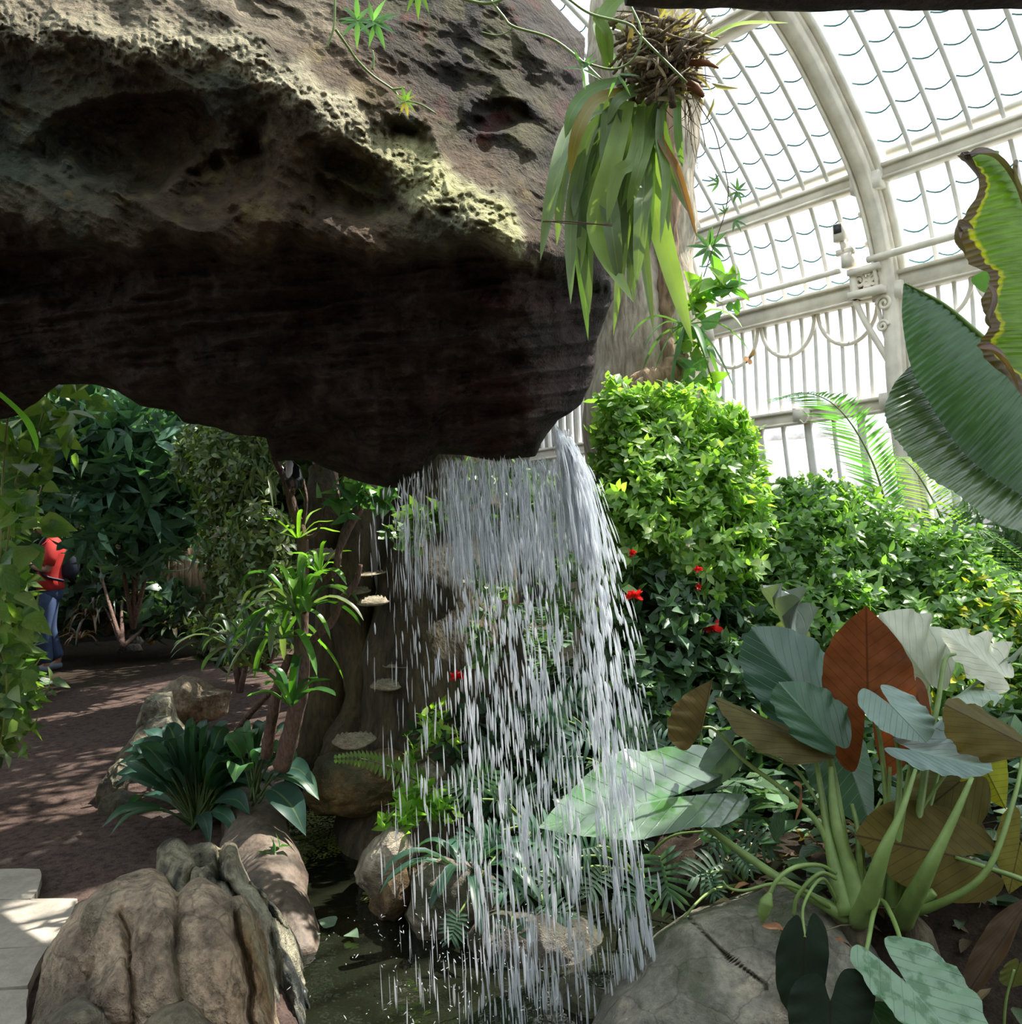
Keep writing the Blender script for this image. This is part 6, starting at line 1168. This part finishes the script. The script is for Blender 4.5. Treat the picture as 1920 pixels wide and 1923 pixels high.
pts = [(0, 0, .96), (0, 0, 1.15), (-.01, 0, 1.34), (.01, 0, 1.47), (.05, 0, 1.53), (.10, 0, 1.60), (.13, 0, 1.66),
       (-.01, .17, 1.42), (.02, .22, 1.27), (.04, .23, 1.13), (.15, .18, 1.17), (.26, .11, 1.25), (.31, .08, 1.29),
       (-.01, -.17, 1.42), (.03, -.22, 1.27), (.05, -.22, 1.13), (.16, -.17, 1.17), (.27, -.10, 1.25), (.32, -.07, 1.29),
       (0, .09, .90), (.05, .10, .50), (0, .10, .09), (.09, .10, .05), (0, -.09, .90), (.0, -.10, .50), (-.12, -.10, .10), (-.03, -.10, .05)]
ed = [(0, 1), (1, 2), (2, 3), (3, 4), (4, 5), (5, 6), (2, 7), (7, 8), (8, 9), (9, 10), (10, 11), (11, 12), (2, 13), (13, 14), (14, 15), (15, 16), (16, 17), (17, 18), (0, 19), (19, 20), (20, 21), (21, 22), (0, 23), (23, 24), (24, 25), (25, 26)]
ra = [.10, .11, .13, .06, .055, .095, .085, .06, .048, .042, .038, .028, .030, .06, .048, .042, .038, .028, .030, .06, .05, .04, .035, .06, .05, .04, .035]
sk_ = skin('body', pts, ed, ra, skin_m, pe)
for sgn in (1, -1):
    for k in range(5):
        a = (k-2)*.022; L = (.055, .07, .075, .07, .055)[k] if k else .05
        skin('finger' if k else 'thumb', [(.325, sgn*(.075+.0), 1.295+a*.6), (.325+L*.5, sgn*(.06), 1.31+a), (.33+L*.7, sgn*(.03), 1.315+a)], [(0, 1), (1, 2)], [.010, .009, .008], skin_m, pe, 1)
b = MB(); b.tube([H(.205, 0, 1.61), H(.225, 0, 1.595), H(.20, 0, 1.585)], [.008, .018, .012], 8); b.build('nose', skin_m, pe)
for sg in (1, -1):
    b = MB(); b.tube([H(.09, sg*.088, 1.64), H(.08, sg*.102, 1.625), H(.09, sg*.09, 1.60)], [.012, .02, .010], 8, flat=.5); b.build('ear', skin_m, pe)
    b = MB(); b.tube([H(.185, sg*.035, 1.63), H(.197, sg*.035, 1.628)], [.010, .004], 8); b.build('eye', M['dark_iron'], pe)
b = MB(); b.tube([H(.196, .025, 1.565), H(.203, 0, 1.562), H(.196, -.025, 1.565)], .006, 6); b.build('mouth', mat_plain('lips', (.35, .12, .1)), pe)
skin('hair', [(.075, 0, 1.63), (.10, 0, 1.67), (.13, 0, 1.695)], [(0, 1), (1, 2)], [.085, .093, .075], mat_plain('cropped_hair', (.16, .07, .045), .8), pe)
red = mat_plain('red_cotton', (.62, .03, .025), .8, noise=.15)
b = MB(); b.tube([H(0, 0, .91), H(.01, 0, 1.0), H(.0, 0, 1.15), (H(-.01, 0, 1.30)), H(-.01, 0, 1.40), H(0, 0, 1.46), H(.02, 0, 1.50)], [.185, .18, .175, .195, .19, .12, .07], 18, flat=.74)
for sg in (1, -1): b.tube([H(-.01, sg*.12, 1.42), H(0, sg*.19, 1.39), H(.02, sg*.225, 1.27), H(.035, sg*.232, 1.19)], [.075, .078, .07, .064], 12)
b.build('shirt', red, pe)
jean = mat_plain('denim', (.06, .10, .22), .85, noise=.25, scale=4)
skin('trousers', [(0, 0, .97), (0, 0, .88), (.02, .09, .80), (.05, .10, .50), (.02, .10, .28), (.0, .10, .10), (.0, -.09, .80), (.0, -.10, .50), (-.06, -.10, .28), (-.12, -.10, .12)], [(0, 1), (1, 2), (2, 3), (3, 4), (4, 5), (1, 6), (6, 7), (7, 8), (8, 9)], [.14, .14, .10, .078, .07, .072, .10, .078, .07, .072], jean, pe)
b = MB(); b.tube([H(0, 0, 1.04), H(0, 0, .94), H(0, 0, .84), H(0, 0, .78)], [.165, .178, .17, .12], 16, flat=.72); b.build('waistband', jean, pe)
shoe = mat_plain('grey_shoe', (.22, .27, .34), .7)
for f, l in ((0, .10), (-.12, -.10)): skin('shoe', [(f-.04, l, .05), (f+.04, l, .055), (f+.13, l, .04), (f+.17, l, .035)], [(0, 1), (1, 2), (2, 3)], [.045, .05, .042, .03], shoe, pe)
navy = mat_plain('navy_nylon', (.018, .022, .045), .6)
bk = thing('backpack', 'dark navy backpack worn by the person', 'backpack', H(-.15, 0, .95))
skin('pack', [(-.16, 0, 1.0), (-.17, 0, 1.2), (-.14, 0, 1.38)], [(0, 1), (1, 2)], [(.11, .13), (.12, .14), (.10, .12)], navy, bk)
for sg in (1, -1):
    b = MB(); b.tube(smooth_path([H(-.10, sg*.11, 1.46), H(.02, sg*.12, 1.535), H(.13, sg*.13, 1.42), (H(.15, sg*.14, 1.25)), H(.08, sg*.19, 1.08), H(-.12, sg*.16, 1.0)], 22), .032, 8, flat=.5); b.build('strap', navy, bk)
cm = thing('camera', 'black camera held up by the person in the red t-shirt', 'camera', H(.36, 0, 1.28))
b = MB(); b.box(H(.37, 0, 1.33), pfw*.03, plf*.065, (0, 0, .045)); b.box(H(.37, 0, 1.385), pfw*.025, plf*.022, (0, 0, .015)); b.build('camera_body', M['dark_iron'], cm)
b = MB(); b.tube([H(.39, 0, 1.33), H(.48, 0, 1.325)], [.036, .038], 14); b.build('lens', M['dark_iron'], cm)

# ================================================================== THE WATERFALL
m, nt, out = nmat('falling_water')
at = nd(nt, 'Attribute', _attribute_name='Col').outputs['Color']
g = nd(nt, 'BsdfGlossy', Roughness=.18, Color=(.98, .98, 1, 1)); df = nd(nt, 'BsdfTranslucent', Color=(.94, .96, 1, 1)); d2 = nd(nt, 'BsdfDiffuse', Color=(.94, .96, 1, 1)); tr = nd(nt, 'BsdfTransparent', Color=(.97, .99, 1, 1))
a1 = nd(nt, 'MixShader', i0=.5, i1=df.outputs[0], i2=d2.outputs[0]); a2 = nd(nt, 'MixShader', i0=.25, i1=a1.outputs[0], i2=g.outputs[0])
a3 = nd(nt, 'MixShader', i0=nd(nt, 'SeparateColor', Color=at).outputs[0], i1=tr.outputs[0], i2=a2.outputs[0]); nt.links.new(a3.outputs[0], out.inputs[0])
rng = np.random.default_rng(77)
def drops(mb, p0, v, t, dt, r, op):
    """water threads and drops, each on its own ballistic path; t..t+dt is the stretch it takes up"""
    k = len(t); m_ = 6; n = 5; u = np.linspace(0, 1, m_); tt = t[:, None]+dt[:, None]*u[None]
    X = p0[:, None]+v[:, None]*tt[..., None]; X[..., 2] -= 4.9*tt**2
    wob = (.0025*np.sin(tt*60+p0[:, :1]*500))[..., None]; X = X+wob*RT
    rr = r[:, None]*np.array([.12, .7, 1, 1, .75, .12])[None]; a = np.arange(n)*2*pi/n
    V = X[:, :, None]+(np.cos(a)[:, None]*RT[None]*1.0+np.sin(a)[:, None]*np.array([0, 1., 0]))[None, None]*rr[:, :, None, None]
    base = np.arange(k)[:, None, None]*(m_*n)+np.arange(m_-1)[None, :, None]*n; j = np.arange(n)[None, None]; j2 = (j+1) % n
    Q = np.stack([base+j, base+j2, base+n+j2, base+n+j], -1).reshape(-1, 4)
    mb.add(V.reshape(-1, 3), Q, col=np.repeat(op, m_*n)[:, None]*np.ones(3))
def launch(n, x0, x1, y0, y1, vx, svx, d0=2.80, sd=.03, vd=-.08):
    x = rng.uniform(x0, x1, n); y = np.interp(x, [x0, x1], [y0, y1])+rng.normal(size=n)*3; p = P(x, y, d0+rng.normal(size=n)*sd)
    v = np.zeros((n, 3)); v[:, 0] = vx+rng.normal(size=n)*svx; v[:, 1] = vd+rng.normal(size=n)*.07; v[:, 2] = -.35-rng.random(n)*.3; return p, v
mb = MB()
TT = .56
for (n, x0, x1, y0, y1, vx, svx, rs, tmax) in ((1500, 830, 1040, 858, 862, .02, .13, .0026, TT), (700, 1035, 1085, 800, 840, .17, .10, .0034, TT+.03), (260, 1040, 1085, 790, 850, .36, .13, .0030, .40), (260, 742, 835, 905, 862, -.02, .08, .0021, TT-.03), (90, 690, 760, 905, 905, -.06, .07, .0019, TT-.04),
     (120, 855, 865, 858, 858, -.02, .02, .0030, TT), (130, 935, 946, 862, 862, .0, .02, .0034, TT), (120, 962, 975, 862, 862, .03, .02, .0034, TT), (150, 1005, 1020, 860, 860, .05, .025, .0034, TT), (200, 1058, 1072, 800, 815, .13, .02, .0042, TT+.02), (140, 1075, 1085, 830, 850, .22, .03, .004, TT), (80, 905, 912, 862, 862, -.01, .02, .003, TT)):
    p, v = launch(n, x0, x1, y0, y1, vx, svx); t = rng.random(n)**.9*tmax; dt = rng.uniform(.010, .026, n)*(1+.8*(t < .2)); r = rs*(.4+1.25*rng.random(n)**2); op = np.clip(rng.normal(.72, .2, n), .25, 1)
    drops(mb, p, v, t, dt, r, op)
# unbroken threads just under the lip
for (n, x0, x1, y0, y1, vx, svx, r0) in ((200, 828, 1045, 858, 862, .02, .09, .0016), (150, 1040, 1082, 798, 840, .20, .12, .0022), (30, 745, 830, 900, 860, -.03, .05, .0012)):
    p, v = launch(n, x0, x1, y0, y1, vx, svx)
    for q in range(4): t = np.full(n, q*.05)+rng.random(n)*.02; drops(mb, p, v, t, np.full(n, .075), r0*(.6+.8*rng.random(n)), np.clip(rng.normal(.45, .12, n), .2, .8))
# splash droplets above the pond
n = 420; c = G(930, 1840, -.10)[None]+np.c_[rng.normal(size=n)*.28, rng.normal(size=n)*.22, np.abs(rng.normal(size=n))*.10]
drops(mb, c, rng.normal(size=(n, 3))*.6, np.zeros(n), np.full(n, .010), np.full(n, .0016), np.full(n, .7))
tag(mb.build('waterfall', m, loc=P(950, 860, 2.8)), 'sheet of falling water breaking into drops below the rock edge', 'waterfall', kind='stuff')

# dead leaves and twigs on the soil at the lower right
rng = np.random.default_rng(801); n = 420
X = np.c_[rng.uniform(.62, 2.3, n), rng.uniform(2.0, 3.9, n), rng.uniform(.0, .06, n)]; X[:, 2] += .10-.34*sstep(3.0, 2.5, X[:, 1])*sstep(.35, .8, X[:, 0]); mb = MB()
T = nrm(np.c_[rng.normal(size=(n, 2)), rng.normal(size=n)*.25]); leaves(mb, X, T, np.tile([0, 0, 1.], (n, 1)), .05+.05*rng.random(n), .035, pal([(.16, .08, .04), (.10, .06, .035), (.06, .10, .04), (.22, .15, .08)], n, rng), 'oval', 5, .5, .3, wave=.05)
for k in range(60):
    p = np.array([rng.uniform(.7, 2.2), rng.uniform(2.7, 3.6), .12]); a = rng.random()*6.28; q = p+np.array([cos(a), sin(a), rng.uniform(0, .15)])*rng.uniform(.06, .2); mb.tube([p, (p+q)/2+[0, 0, .01], q], .002, 4, col=(.14, .09, .05))
tag(mb.build('leaf_litter', L_['dark']), 'dead leaves and twigs scattered over the dark soil at the lower right', 'leaf litter', kind='stuff')
